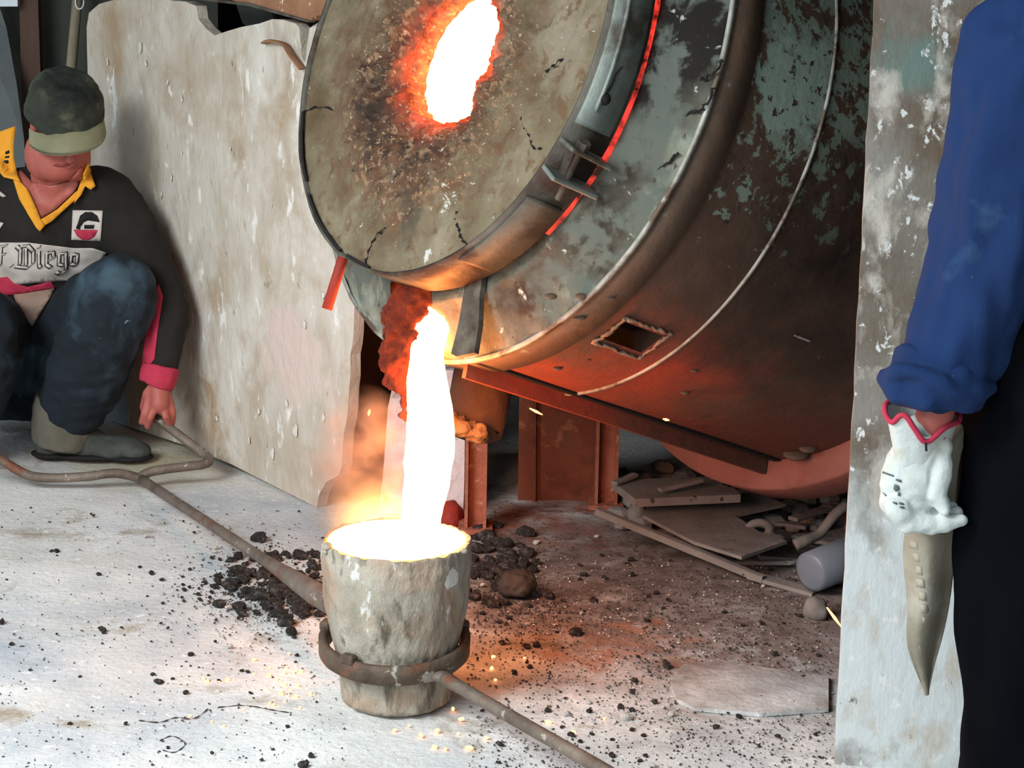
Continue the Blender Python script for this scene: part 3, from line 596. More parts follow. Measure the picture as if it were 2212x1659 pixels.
mesh('stream', vs, fs, G_white, mm)
# ring carrier with its two handles
cr = thing('ladle_carrier', LB+Vector((0, -.14, .09)), 'long iron ring carrier around the ladle with a forked handle held by the crouching worker', 'ladle carrier')
rc = LB+Vector((-.003, .0, .112)); n = 72
vs = []; sec = [(.129, -.017), (.139, -.020), (.145, -.016), (.146, .016), (.139, .021), (.130, .017)]
for i in range(n):
    th = 2*math.pi*i/n
    for r, z in sec:
        r2 = r+.0015*noise.noise(Vector((math.cos(th)*5, math.sin(th)*5, z*50)))
        vs.append(rc+Vector((math.cos(th)*r2, math.sin(th)*r2, z+.016*math.sin(th)-.012*math.cos(th)*0)))
mesh('ring', vs, [(i*6+k, ((i+1) % n)*6+k, ((i+1) % n)*6+(k+1) % 6, i*6+(k+1) % 6) for i in range(n) for k in range(6)], M['ringiron'], cr)
for ang in (.35, 2.9, 4.1): MB().box(rc+Vector((math.cos(ang)*.138, math.sin(ang)*.138, .02+.016*math.sin(ang))), (.03, .02, .02), Matrix.Rotation(ang+math.pi/2, 3, 'Z'), bev=.004).build('ring_wedge', M['ringiron'], cr)
Rb1 = at(762, 1335, 4.19); Rf = at(304, 1034, 5.52)
dr = (Rb1-Rf)
MB().tube([Rf+dr*(i/14) for i in range(15)], [.0125]*9+[.013, .016, .021, .024, .022, .018], 14, jit=.03).build('rear_rod', M['rod'], cr, True)
hr = smooth_path([at(-60, 965, 5.50), at(0, 992, 5.5), at(50, 1022, 5.5), at(95, 1032, 5.5), at(180, 1030, 5.5), at(250, 1022, 5.51), at(304, 1034, 5.52)], 5)
MB().tube(hr, .0125, 12, jit=.03).build('left_handle', M['rod'], cr, True)
hl = smooth_path([at(304, 1030, 5.52), at(330, 1018, 5.53), at(400, 1008, 5.55), at(440, 1003, 5.57), at(452, 994, 5.6), at(440, 980, 5.63), at(400, 950, 5.66), at(360, 920, 5.69), at(335, 902, 5.71)], 5)
MB().tube(hl, .0125, 12, jit=.03).build('right_handle', M['rod'], cr, True)
F1 = at(955, 1463, 3.935); F2 = at(1290, 1655, 3.55); df = F2-F1
MB().tube([F1, F1+df*.05, F1+df*.1, F1+df*.5, F2, F1+df*1.5], [.010, .014, .0125, .0125, .0125, .0125], 14, jit=.03).build('front_rod', M['rod'], cr, True)
MB().ball(F1, (.02, .014, .012)).build('weld_joint', M['rod'], cr, True); MB().ball(Rf, (.018, .018, .016)).build('weld_joint', M['rod'], cr, True)

# ---------------------------------------------------------------- smoke and flame beside the ladle
sm = MB().ball(at(785, 1035, 4.34), (.13, .10, .20), None, 24, 14).build('smoke', None, None, True)
tag(sm, 'orange-lit smoke and yellow flame rising behind the left of the ladle', 'smoke', kind='stuff')
vm = bpy.data.materials.new('lit_smoke'); vm.use_nodes = True; nt = vm.node_tree; nt.nodes.remove(nt.nodes['Principled BSDF']); out = nt.nodes['Material Output']
pv_ = nt.nodes.new('ShaderNodeVolumePrincipled'); pv_.inputs['Color'].default_value = (.85, .75, .7, 1); pv_.inputs['Anisotropy'].default_value = .2
g = nt.nodes.new('ShaderNodeNewGeometry'); ns_ = nt.nodes.new('ShaderNodeTexNoise'); ns_.inputs['Scale'].default_value = 16; ns_.inputs['Detail'].default_value = 5; nt.links.new(g.outputs['Position'], ns_.inputs['Vector'])
def mrange(src, a, b, c, d):
    m_ = nt.nodes.new('ShaderNodeMapRange'); m_.inputs[1].default_value = a; m_.inputs[2].default_value = b; m_.inputs[3].default_value = c; m_.inputs[4].default_value = d; nt.links.new(src, m_.inputs[0]); return m_.outputs[0]
def mth(op, a, b):
    m_ = nt.nodes.new('ShaderNodeMath'); m_.operation = op
    for i_, v_ in ((0, a), (1, b)):
        if isinstance(v_, (int, float)): m_.inputs[i_].default_value = v_
        else: nt.links.new(v_, m_.inputs[i_])
    return m_.outputs[0]
def dist(c, sc=(1, 1, 1)):
    s_ = nt.nodes.new('ShaderNodeVectorMath'); s_.operation = 'SUBTRACT'; nt.links.new(g.outputs['Position'], s_.inputs[0]); s_.inputs[1].default_value = c
    m_ = nt.nodes.new('ShaderNodeVectorMath'); m_.operation = 'MULTIPLY'; nt.links.new(s_.outputs[0], m_.inputs[0]); m_.inputs[1].default_value = sc
    l_ = nt.nodes.new('ShaderNodeVectorMath'); l_.operation = 'LENGTH'; nt.links.new(m_.outputs[0], l_.inputs[0]); return l_.outputs['Value']
fall = mrange(dist(tuple(at(785, 1035, 4.34)), (1/.13, 1/.10, 1/.20)), .3, 1, 1, 0)
nn = mrange(ns_.outputs[0], .4, .68, 0, 1)
nt.links.new(mth('MULTIPLY', mth('MULTIPLY', fall, nn), 22), pv_.inputs['Density'])
fl_f = mrange(dist(tuple(at(812, 1125, 4.3)), (1/.12, 1/.09, 1/.10)), .05, 1, 1, 0)
pv_.inputs['Emission Color'].default_value = (1, .48, .13, 1)
nt.links.new(mth('MULTIPLY', mth('MULTIPLY', fl_f, fl_f), 60), pv_.inputs['Emission Strength'])
nt.links.new(pv_.outputs[0], out.inputs['Volume']); sm.data.materials.append(vm)

# ---------------------------------------------------------------- decals thrown onto a surface
def bvh_of(objs):
    vs = []; fs = []
    for o in objs:
        b = len(vs); mw = o.matrix_world if False else Matrix.Identity(4)
        vs += [v.co.copy() for v in o.data.vertices]; fs += [tuple(i+b for i in p.vertices) for p in o.data.polygons]
    return BVHTree.FromPolygons(vs, fs)
def applique(name, polys, bvh, off, m, parent, step=9, thick=.0015, Ydef=5.75):
    """cloth or print shapes laid on the surface, following its curvature"""
    bm = bmesh.new()
    for P in polys:
        vv = [bm.verts.new((x, y, 0)) for x, y in P]; tri = tessellate_polygon([[Vector((x, y, 0)) for x, y in P]])
        for t in tri:
            try: bm.faces.new([vv[i] for i in t])
            except ValueError: pass
    for _ in range(5):
        ed = [e for e in bm.edges if e.calc_length() > step*1.4]
        if not ed: break
        bmesh.ops.subdivide_edges(bm, edges=ed, cuts=1)
        bmesh.ops.triangulate(bm, faces=bm.faces[:])
    lastY = Ydef; co = {}
    for v in bm.verts:
        d = ray(v.co.x, v.co.y).normalized(); h = bvh.ray_cast(CAM, d)
        if h[0] is not None: v_ = h[0]-d*off; lastY = v_.y; co[v] = v_
        else: co[v] = None
    hit = [v for v in co if co[v] is not None][::3]
    cache = {}
    for v in co:
        if co[v] is None:
            key = (round(v.co.x/8), round(v.co.y/8))
            if key not in cache:
                nb = min(hit, key=lambda u: (u.co-v.co).length_squared) if hit else None; cache[key] = co[nb].y if nb else Ydef
            co[v] = at(v.co.x, v.co.y, cache[key])
    for v, c in co.items(): v.co = c
    bmesh.ops.recalc_face_normals(bm, faces=bm.faces[:])
    me = bpy.data.meshes.new(name); bm.to_mesh(me); bm.free(); me.materials.append(m); o = bpy.data.objects.new(name, me); COL.objects.link(o)
    sd = o.modifiers.new('t', 'SOLIDIFY'); sd.thickness = thick; sd.offset = 0
    me.polygons.foreach_set('use_smooth', [True]*len(me.polygons)); setpar(o, parent); return o
def nib(strokes, w, h, ang=.7):
    """broad pen strokes: the nib's parallelogram swept along each polyline"""
    out = []; dx, dy = math.cos(ang)*w/2, -math.sin(ang)*w/2
    for s in strokes:
        for a, b in zip(s, s[1:]):
            pts = [(a[0]-dx, a[1]-dy), (a[0]+dx, a[1]+dy), (b[0]+dx, b[1]+dy), (b[0]-dx, b[1]-dy)]
            out.append(pts)
    return out

# ---------------------------------------------------------------- crouching worker
w1 = thing('person', fl(120, 1005), 'crouching worker in black jersey with yellow collar, jeans and olive cap holding the forked handle', 'person')
head = at(140, 268, 5.80)
fdir = Vector((.30, -.78, -.55)).normalized(); hx = fdir.cross(Vector((0, 0, 1))).normalized(); hu = hx.cross(fdir).normalized()   # forward, right, up of head
HM = Matrix((hx, fdir, hu)).transposed()
def hp(x, y, z): return head+HM@Vector((x, y, z))
b = MB()
b.ball(hp(0, -.005, .03), (.077, .095, .088), HM, 20, 14).ball(hp(0, .02, -.05), (.070, .072, .075), HM).ball(at(98, 335, 5.83), (.056, .06, .07)).ball(at(156, 338, 5.83), (.05, .055, .066)).ball(at(122, 352, 5.80), (.062, .045, .05)).ball(at(131, 334, 5.757), (.012, .014, .015)).ball(hp(0, .058, -.104), (.036, .03, .026), HM)
b.ball(hp(0, .088, -.02), (.013, .018, .026), HM).ball(hp(0, .10, -.035), (.016, .014, .012), HM).ball(hp(0, .084, -.066), (.026, .012, .007), HM).ball(hp(0, .08, -.078), (.022, .012, .006), HM)
for s in (-1, 1): b.ball(hp(s*.079, -.005, -.01), (.010, .018, .032), HM).ball(hp(s*.032, .075, .018), (.022, .012, .008), HM).ball(hp(s*.045, .055, -.03), (.022, .02, .02), HM)
sh = at(236, 430, 5.93); el = at(368, 640, 5.80); wr = at(345, 822, 5.71); shR = at(-50, 430, 5.95); elR = at(-150, 640, 5.78); wrR = at(-110, 860, 5.58)
pelv = at(60, 810, 6.12); chest = at(95, 490, 5.95); belly = at(70, 660, 6.04); nk = at(118, 400, 5.90)
b.chain([head+hu*-.04-fdir*.02, nk, chest], [.055, .058, .10]).chain([chest, belly, pelv], [.12, .115, .12])
b.chain([nk, sh, el, wr], [.05, .05, .04, .027]).chain([nk, shR, elR, wrR], [.05, .05, .04, .027])
hipL = at(125, 800, 6.08); knL = at(256, 618, 5.70); anL = at(142, 935, 5.82); hipR = at(0, 800, 6.10); knR = at(-45, 700, 5.68); anR = at(-110, 985, 5.74)
b.chain([hipL, knL, anL], [.085, .058, .04]).chain([hipR, knR, anR], [.085, .058, .04])
def hand(b, wrist, pts, fr=.0088, palm=None):
    for ch in pts: b.chain(ch, [fr*1.15, fr*1.05, fr, fr*.85][:len(ch)] if len(ch) <= 4 else None, 10)
# hand gripping the handle end at about (345, 905)
kn = [at(320, 866, 5.69), at(337, 872, 5.68), at(353, 872, 5.685), at(366, 866, 5.70)]
b.chain([wr, (kn[1]+kn[2])/2], [.027, .026]); 
for k_ in kn: b.chain([wr, k_], [.02, .0125], 10)
md = [at(312, 893, 5.68), at(325, 902, 5.665), at(358, 900, 5.67), at(373, 892, 5.69)]
tp = [at(306, 912, 5.69), at(319, 921, 5.68), at(366, 917, 5.685), at(372, 915, 5.70)]
for a, m_, t in zip(kn, md, tp): b.chain([a, m_, t], [.0115, .0105, .009], 10)
b.chain([wr, at(318, 850, 5.70), at(310, 880, 5.725), at(322, 905, 5.735)], [.018, .013, .0115, .0095], 10)
# right hand on the other handle, just outside the frame
kr = [wrR+Vector((dx, -.03, -.07)) for dx in (-.03, -.01, .01, .03)]
for k_ in kr: b.chain([wrR, k_, k_+Vector((0, -.01, -.035)), k_+Vector((0, .02, -.05))], [.02, .011, .0095, .0085], 10)
b.chain([wrR, wrR+Vector((.035, .01, -.05)), wrR+Vector((.03, .01, -.085))], [.016, .011, .009], 10)
body = b.blob('body', M['skin'], w1, .0042, 5)
bb0 = bvh_of([body])
applique('mouth', [[(112, 357), (122, 354), (132, 356), (144, 353), (154, 357), (140, 361), (124, 361)]], bb0, .001, mat('lip_red', [(120, 50, 46)], 5, .6, 0), body, 6, .001, 5.75)
for s in (-1, 1): MB().ball(hp(s*.032, .080, .004), .011, HM, 12, 8).build('eye', M['whitepaint'], w1, True)
# jersey
j = MB()
j.chain([at(92, 500, 5.95), at(75, 640, 6.03), at(62, 760, 6.10)], [.145, .14, .14], 20)
j.ball(at(30, 480, 5.97), (.16, .12, .14)).ball(at(165, 490, 5.95), (.14, .11, .14)).ball(at(60, 620, 5.99), (.19, .13, .15))
j.chain([at(130, 425, 5.92), at(215, 425, 5.93)], [.075, .085]).chain([at(70, 425, 5.92), at(-40, 430, 5.95)], [.08, .085])
j.chain([at(222, 430, 5.93), at(278, 500, 5.88), at(330, 590, 5.82), at(364, 660, 5.79), at(356, 740, 5.75), at(344, 806, 5.715)], [.088, .078, .064, .055, .052, .042], 18)
j.chain([shR, elR, wrR+Vector((0, .02, .05))], [.09, .065, .05], 16)
jer = j.blob('jersey', M['jersey'], w1, .008, 6, .010, 14)
cuff = MB().tube([at(348, 790, 5.72), at(342, 818, 5.712), at(337, 832, 5.71)], [.049, .050, .046], 24).blob('cuff', M['redcloth'], w1, .005, 3, .003, 30)
# jeans
q = MB()
q.chain([hipL, at(200, 690, 5.86), at(256, 625, 5.69)], [.14, .12, .098], 20).chain([at(256, 628, 5.69), at(228, 700, 5.70), at(188, 800, 5.76), at(150, 888, 5.82)], [.10, .108, .108, .088], 20)
q.chain([hipR, at(-30, 730, 5.85), at(-50, 700, 5.66)], [.14, .12, .105], 20).chain([at(-45, 705, 5.66), at(-55, 800, 5.68), at(-100, 940, 5.74)], [.105, .112, .09], 20)
q.chain([hipL, hipR], [.15, .15], 20).ball(at(60, 760, 6.06), (.17, .13, .12))
jn = q.blob('jeans', M['jeans'], w1, .008, 6, .012, 9, (1, 1, 1.6), 5)
# gaiter, boots
for s, (ax, ay, aY, dx) in enumerate(((142, 0, 5.83, 1), (-115, 0, 5.76, -1))):
    base = at(ax, 1003, aY); base.z = 0
    MB().tube([base+Vector((-.005*dx, 0, .035)), base+Vector((0, 0, .075)), base+Vector((0, 0, .135)), base+Vector((.004, 0, .17))], [.084, .088, .086, .080], 26).blob('gaiter', M['sock'], w1, .006, 3, .004, 20)
    f = MB(); f.ball(base+Vector((-.03*dx, 0, .045)), (.062, .05, .05)).ball(base+Vector((.05*dx, -.01, .042)), (.08, .048, .045)).ball(base+Vector((.14*dx, -.02, .034)), (.085, .048, .034)).ball(base+Vector((.19*dx, -.025, .028)), (.05, .042, .026))
    f.blob('boot', M['boot'], w1, .006, 4, .003, 30)
    so = MB(); so.ball(base+Vector((-.03*dx, 0, .012)), (.066, .054, .013)).ball(base+Vector((.08*dx, -.012, .012)), (.12, .054, .013)).ball(base+Vector((.18*dx, -.024, .012)), (.066, .048, .013)); so.blob('sole', M['ink'], w1, .005, 2)
# cap
c = MB(); c.ball(hp(0, -.02, .058), (.100, .112, .076), HM, 24, 16).ball(hp(0, -.015, .030), (.104, .114, .052), HM, 24, 14).ball(hp(.012, .01, .085), (.078, .08, .05), HM)
cap = c.blob('cap', M['cap'], w1, .005, 3, .009, 15)
vs = []; nu, nv = 24, 8
for top in (0, 1):
    for i in range(nu+1):
        a = -1.25+2.5*i/nu
        for k in range(nv+1):
            r_ = k/nv; ext = .060*math.cos(a*.72); x = math.sin(a)*(.100+.004*r_); y = -.02+math.cos(a)*.110+ext*r_; z = .044-.030*r_*r_*.7-.16*x-.018*abs(math.sin(a))**2*0-.035*(math.sin(a)**2)+.004*top
            vs.append(hp(x, y, z))
ofs = (nu+1)*(nv+1); fs = []
for i in range(nu):
    for k in range(nv):
        a = i*(nv+1)+k; q4 = (a, a+1, a+nv+2, a+nv+1); fs += [q4, tuple(x+ofs for x in reversed(q4))]
for i in range(nu): a = i*(nv+1)+nv; fs.append((a, a+nv+1, a+nv+1+ofs, a+ofs))
mesh('brim', vs, fs, M['brim'], cap)
# jersey trim
bj = bvh_of([jer]); 
applique('chest_band', [[(-60, 528), (0, 524), (60, 524), (110, 530), (160, 536), (200, 536), (230, 546), (224, 560), (180, 600), (150, 606), (90, 610), (40, 614), (0, 622), (-60, 630)]], bj, .004, M['whitecloth'], jer)
applique('hem_band', [[(-40, 610), (0, 600), (16, 598), (30, 612), (60, 620), (110, 608), (120, 622), (60, 632), (0, 640), (-40, 650)]], bj, .006, M['redcloth'], jer)
applique('undershirt', [[(28, 632), (120, 618), (110, 640), (60, 720), (46, 690)]], bj, .005, M['beigecloth'], jer)
U = lambda s, dx=0: [[(x+dx, y) for x, y in t] for t in s]
let = []
let += [[(-2, 534), (14, 530)], [(-2, 552), (10, 549)], [(2, 534), (0, 574)]]                                  # F
let += [[(24, 574), (25, 574.5)]]                                                                              # stop
let += [[(36, 532), (44, 540), (43, 572)], [(34, 576), (60, 579), (72, 568), (72, 544), (60, 531), (44, 533)], [(56, 536), (56, 574)]]   # D
let += [[(84, 545), (84, 573), (88, 578)], [(84, 533), (85, 534)]]                                             # i
let += [[(101, 546), (100, 572), (110, 578)], [(101, 548), (114, 545), (117, 556), (103, 563)]]                # e
let += [[(128, 549), (127, 571), (138, 574)], [(128, 549), (142, 547), (143, 584), (130, 592), (122, 588)]]    # g
let += [[(154, 550), (153, 570), (164, 573)], [(156, 549), (167, 551), (166, 570)]]                            # o
applique('letter_outline', nib(let, 11.5, 0), bj, .007, M['ink'], jer, 8)
applique('lettering', nib(let, 6.5, 0), bj, .010, M['whitecloth'], jer, 8)
applique('chest_badge', [[(157, 454), (222, 455), (217, 521), (154, 518)]], bj, .004, M['whitecloth'], jer)
applique('badge_mark', [[(168, 482), (173, 466), (184, 458), (198, 458), (210, 466), (215, 480), (204, 478), (190, 476), (180, 480), (176, 487), (164, 492)], [(182, 486), (204, 486), (202, 494), (182, 494)], [(166, 488), (174, 488), (172, 496), (164, 494)]], bj, .007, M['ink'], jer)
applique('badge_bowl', [[(159, 496), (211, 497), (205, 510), (193, 518), (178, 518), (166, 510)]], bj, .007, M['redcloth'], jer)
for q_ in ([(-4, 410), (14, 424), (6, 426), (-4, 420)], [(-6, 478), (8, 482), (-4, 500)]): applique('chest_mark', [q_], bj, .005, M['whitecloth'], jer)
applique('sleeve_stripe', [[(343, 614), (352, 640), (346, 680), (340, 720), (334, 775), (322, 790), (306, 786), (312, 740), (318, 680), (326, 640)]], bvh_of([jer]), .004, M['redcloth'], jer)
bb = bvh_of([jer, body])
applique('neck_skin', [[(36, 374), (45, 396), (66, 440), (88, 472), (120, 452), (160, 415), (184, 372), (176, 360), (150, 392), (110, 402), (70, 394), (44, 366)]], bb, .006, M['skin'], body, 10)
for nm, P in (('collar', [(-6, 286), (34, 272), (30, 310), (30, 340), (38, 378), (44, 392), (30, 388), (8, 382), (-2, 372)]), ('collar', [(192, 352), (198, 380), (206, 402), (196, 410), (184, 402), (176, 420), (160, 440), (168, 410), (180, 378)])):
    applique(nm, [P], bb, .022, M['yellow'], jer, 9, .004, 5.80)
applique('placket', [[(28, 386), (44, 392), (60, 410), (76, 444), (88, 474), (98, 486), (86, 500), (78, 492), (60, 462), (42, 430)], [(98, 486), (88, 474), (124, 452), (166, 412), (176, 420), (140, 452), (112, 478)]], bb, .016, M['yellow'], jer, 9, .004)
applique('collar_print', [[(11, 328), (20, 324), (21, 331), (12, 334)], [(10, 338), (20, 336), (20, 341), (11, 342)], [(9, 346), (18, 346), (19, 352), (15, 354), (8, 350)]], bb, .027, M['ink'], jer, 9)

# ---------------------------------------------------------------- standing worker in blue, right
w2 = thing('person', fl(2300, 1790), 'standing worker in blue jacket, black trousers and white glove at the right edge', 'person')
b = MB(); SY = 3.44
p = lambda x, y, Y=SY: at(x, y, Y)
wr2 = p(2016, 905, 3.42); el2 = p(2150, 450, 3.46); sh2 = p(2300, -30, 3.50)
hip2 = p(2290, 760, 3.52); kn2 = p(2270, 1290, 3.46); an2 = p(2250, 1700, 3.50); an2.z = .07
ex = Vector((1, 0, 0)); off = ex*.26
b.chain([sh2, el2, wr2], [.055, .045, .030]).chain([hip2, kn2, an2], [.09, .06, .042]).chain([hip2+off*.8, kn2+off, an2+off*1.1], [.09, .06, .042])
hd2 = sh2+Vector((.20, 0, .30)); nk2 = sh2+Vector((.19, .01, .07)); sh3 = sh2+ex*.40; el3 = sh3+Vector((.06, .02, -.29)); wr3 = el3+Vector((0, -.10, -.24))
b.chain([hd2-Vector((0, 0, .1)), nk2, (hip2+hip2+off*.8)/2], [.055, .06, .13]).ball(hd2, (.078, .095, .115)).ball(hd2+Vector((0, -.05, -.06)), (.05, .05, .055)).ball(hd2+Vector((0, -.1, -.01)), (.013, .02, .03))
b.chain([nk2, sh2], [.055, .055]).chain([nk2, sh3, el3, wr3], [.055, .055, .045, .03])
# bare wrist into the gloved hand
palm = p(1985, 1030, 3.42)
b.chain([wr2, palm], [.030, .03])
for k in range(4): kk = wr3+Vector((-.03+.02*k, -.02, -.08)); b.chain([wr3, kk, kk+Vector((0, -.01, -.04)), kk+Vector((0, .01, -.07))], [.02, .011, .0095, .0085], 10)
b.chain([wr3, wr3+Vector((-.045, -.02, -.05)), wr3+Vector((-.045, -.03, -.085))], [.016, .011, .009], 10)
body2 = b.blob('body', M['skin'], w2, .006, 5)
for s in (-1, 1): MB().ball(hd2+Vector((s*.032, -.086, .012)), .011).build('eye', M['whitepaint'], w2, True)
MB().ball(hd2+Vector((0, .015, .03)), (.086, .098, .1)).blob('hair', M['ink'], w2, .006, 2)
j = MB(); mid = (sh2+sh3)/2-Vector((0, .09, 0))
j.chain([sh2+Vector((.02, 0, -.02)), p(2225, 160, 3.48), p(2190, 340, 3.46), p(2130, 560, 3.45), p(2075, 730, 3.43), p(2050, 790, 3.43)], [.115, .112, .108, .096, .082, .080], 24)
j.chain([sh3, el3, wr3+Vector((0, 0, .03))], [.10, .08, .06], 18)
j.chain([mid+Vector((-.10, .02, -.1)), mid+Vector((.10, .02, -.1))], [.14, .14], 18).chain([mid+Vector((.0, .02, -.1)), mid+Vector((0.03, .02, -.5))], [.19, .18], 20)
jk = j.blob('jacket', M['blue'], w2, .008, 5, .020, 8, (1.6, 1.6, .8), 2)
# rolled cuff
cu = MB()
cu.tube(smooth_path([p(1912, 822, 3.40), p(1945, 800, 3.36), p(2010, 812, 3.34), p(2070, 850, 3.345), p(2120, 842, 3.38), p(2135, 832, 3.43), p(2060, 830, 3.49), p(1960, 815, 3.46), p(1912, 822, 3.40)], 5), .014, 12)
cu.tube([p(2040, 790, 3.43), p(2020, 835, 3.42), p(2012, 862, 3.42)], [.082, .080, .072], 30)
cu.chain([p(1915, 818, 3.40), p(1942, 850, 3.37), p(2000, 868, 3.35), p(2060, 864, 3.36), p(2110, 840, 3.39)], [.018, .02, .016, .014, .01], 12)
cu.chain([p(1935, 805, 3.38), p(1990, 830, 3.355), p(2050, 850, 3.35)], [.014, .016, .012], 12)
cu.blob('rolled_cuff', M['blue'], w2, .006, 4, .006, 18, (1, 1, 1), 9)
# trousers
t = MB()
t.chain([p(2300, 700, 3.50), p(2252, 1000, 3.49), p(2236, 1290, 3.46), p(2246, 1500, 3.46), p(2236, 1760, 3.48)], [.15, .142, .140, .128, .138], 24)
t.chain([hip2+off*.8+Vector((0, 0, .1)), hip2+off*.9-Vector((0, 0, .3)), an2+off*1.1+Vector((0, 0, .05))], [.15, .14, .12], 24).chain([hip2+Vector((0, 0, .08)), hip2+off*.8+Vector((0, 0, .08))], [.16, .16], 20)
t.blob('trousers', M['navy'], w2, .010, 6, .016, 6, (1.4, 1.4, .6), 4)
for q0 in (an2, an2+off*1.1):
    MB().ball(Vector((q0.x, q0.y, .05)), (.055, .07, .05)).ball(Vector((q0.x-.01, q0.y-.11, .035)), (.05, .11, .036)).blob('boot', M['boot'], w2, .007, 3)
# glove
gl = MB()
gl.ball(p(1972, 1035, 3.42), (.054, .038, .075)).ball(p(1990, 975, 3.42), (.048, .036, .06)).ball(p(1960, 1075, 3.42), (.045, .036, .04)).ball(p(2022, 985, 3.42), (.022, .032, .05))
for i in range(4):
    dy = -.030+.021*i; yy = 1112-11*i
    gl.chain([p(1938+i*6, yy-14, 3.42+dy), p(1962+i*5, yy+16, 3.42+dy), p(2010+i*2, yy+22-i*2, 3.42+dy), p(2076-i*11, yy+12-i*2, 3.42+dy+.004)], [.021, .019, .0160, .0115], 12)
gl.chain([p(2034, 970, 3.41), p(2030, 1030, 3.395), p(2022, 1072, 3.39), p(2040, 1098, 3.388)], [.020, .018, .0155, .012], 12)
glv = gl.blob('glove', M['glove'], w2, .003, 3, .0045, 26)
# open glove cuff: a flared thin tube with crimson edge
n = 40; vs = []; top = []
edge = {0: (2070, 912), 1: (2040, 925), 2: (2001, 955), 3: (1975, 925), 4: (1958, 900), 5: (1944, 898), 6: (1928, 912), 7: (1914, 898), 8: (1912, 876), 9: (1925, 868), 10: (1950, 880), 11: (2000, 890), 12: (2050, 890), 13: (2072, 896)}
eY = [3.42, 3.39, 3.375, 3.37, 3.37, 3.372, 3.38, 3.40, 3.42, 3.44, 3.46, 3.47, 3.46, 3.44]
E_ = [p(*edge[i], eY[i]) for i in range(14)]
lowpx = [(2045, 990), (2035, 1000), (2002, 1010), (1975, 1000), (1955, 995), (1942, 990), (1930, 985), (1925, 985), (1927, 980), (1940, 975), (1960, 975), (2000, 980), (2030, 980), (2045, 985)]
L_ = [p(1985+(lowpx[i][0]-1985)*.84, lowpx[i][1]+22, 3.42+(eY[i]-3.42)*.62) for i in range(14)]
rows = 6; vs = [E_[i]+(L_[i]-E_[i])*(k/rows)+Vector((0, 0, 0)) for k in range(rows+1) for i in range(14)]
fs = [(k*14+i, k*14+(i+1) % 14, (k+1)*14+(i+1) % 14, (k+1)*14+i) for k in range(rows) for i in range(14)]
gc = mesh('glove_cuff', vs, fs, M['glove'], glv); sb = gc.modifiers.new('s', 'SUBSURF'); sb.levels = sb.render_levels = 2; sd = gc.modifiers.new('t', 'SOLIDIFY'); sd.thickness = .002
MB().tube(smooth_path(E_+[E_[0]], 4), .0045, 8).build('crimson_edge', M['redcloth'], glv, True)
MB().tube([p(2000, 958, 3.368), p(2001, 974, 3.370)], .002, 6).build('cuff_slit', M['ink'], glv)
bg = bvh_of([glv]); 
applique('glove_print', [[(1906, 1018), (1930, 1026), (1930, 1030), (1906, 1022)], [(1935, 1034), (1947, 1037), (1946, 1042), (1935, 1038)], [(1941, 1062), (1945, 1083-18), (1944, 1072), (1938, 1070)], [(1932, 1046), (1941, 1049), (1943, 1058), (1935, 1062), (1930, 1056)], [(1928, 1083), (1938, 1086), (1937, 1090), (1929, 1087)], [(1942, 1084), (1952, 1087), (1951, 1091), (1942, 1089)], [(1943, 1093), (1954, 1095), (1953, 1099), (1943, 1097)], [(1905, 1062), (1915, 1070), (1913, 1072)]], bg, .002, mat('grey_print', [(84, 92, 92)], 5, .8, 0), glv, 5, .0008, 3.38)
# tan strip hanging behind the glove
stp = thing('leather_strip', p(2003, 1500, 3.5), 'long taupe leather strip with stitched edge hanging to a point below the white glove', 'strip')
rowsx = [(2215, 735, 2250, 790), (2150, 810, 2180, 850), (2090, 880, 2120, 905), (2050, 930, 2085, 950), (2000, 1000, 2068, 1010), (1960, 1130, 2064, 1130), (1949, 1180, 2062, 1180), (1955, 1250, 2058, 1250), (1963, 1310, 2050, 1310), (1958, 1350, 2042, 1350), (1956, 1390, 2034, 1390), (1968, 1430, 2022, 1430), (1985, 1470, 2013, 1470), (1999, 1503, 2006, 1503)]
vs = []; K = 9
for i, (xa, ya, xb, yb) in enumerate(rowsx):
    for k in range(K):
        u = k/(K-1); vs.append(p(xa+(xb-xa)*u, ya+(yb-ya)*u, 3.40+(.10 if i < 3 else .07)+.018*math.sin(u*3.1+i*.5)+.01*math.cos(u*7)))
fs = [(i*K+k, i*K+k+1, (i+1)*K+k+1, (i+1)*K+k) for i in range(len(rowsx)-1) for k in range(K-1)]
so = mesh('strip_body', vs, fs, M['tan'], stp); sd = so.modifiers.new('t', 'SOLIDIFY'); sd.thickness = .004; sb = so.modifiers.new('s', 'SUBSURF'); sb.levels = sb.render_levels = 2
bs_ = bvh_of([so]); pats = []
for k in range(9):
    y = 1165+k*28; x = 1962+k*5.0; pats.append([(x, y), (x+17, y+3), (x+20, y+21), (x+3, y+19)])
for k in range(3): pats.append([(1985+k*3, 1395+k*26), (1999, 1398+k*26), (2001, 1416+k*24), (1989+k*3, 1414+k*24)])
applique('stitched_patches', pats, bs_, .004, M['seam'], so, 12, .001, 3.46)

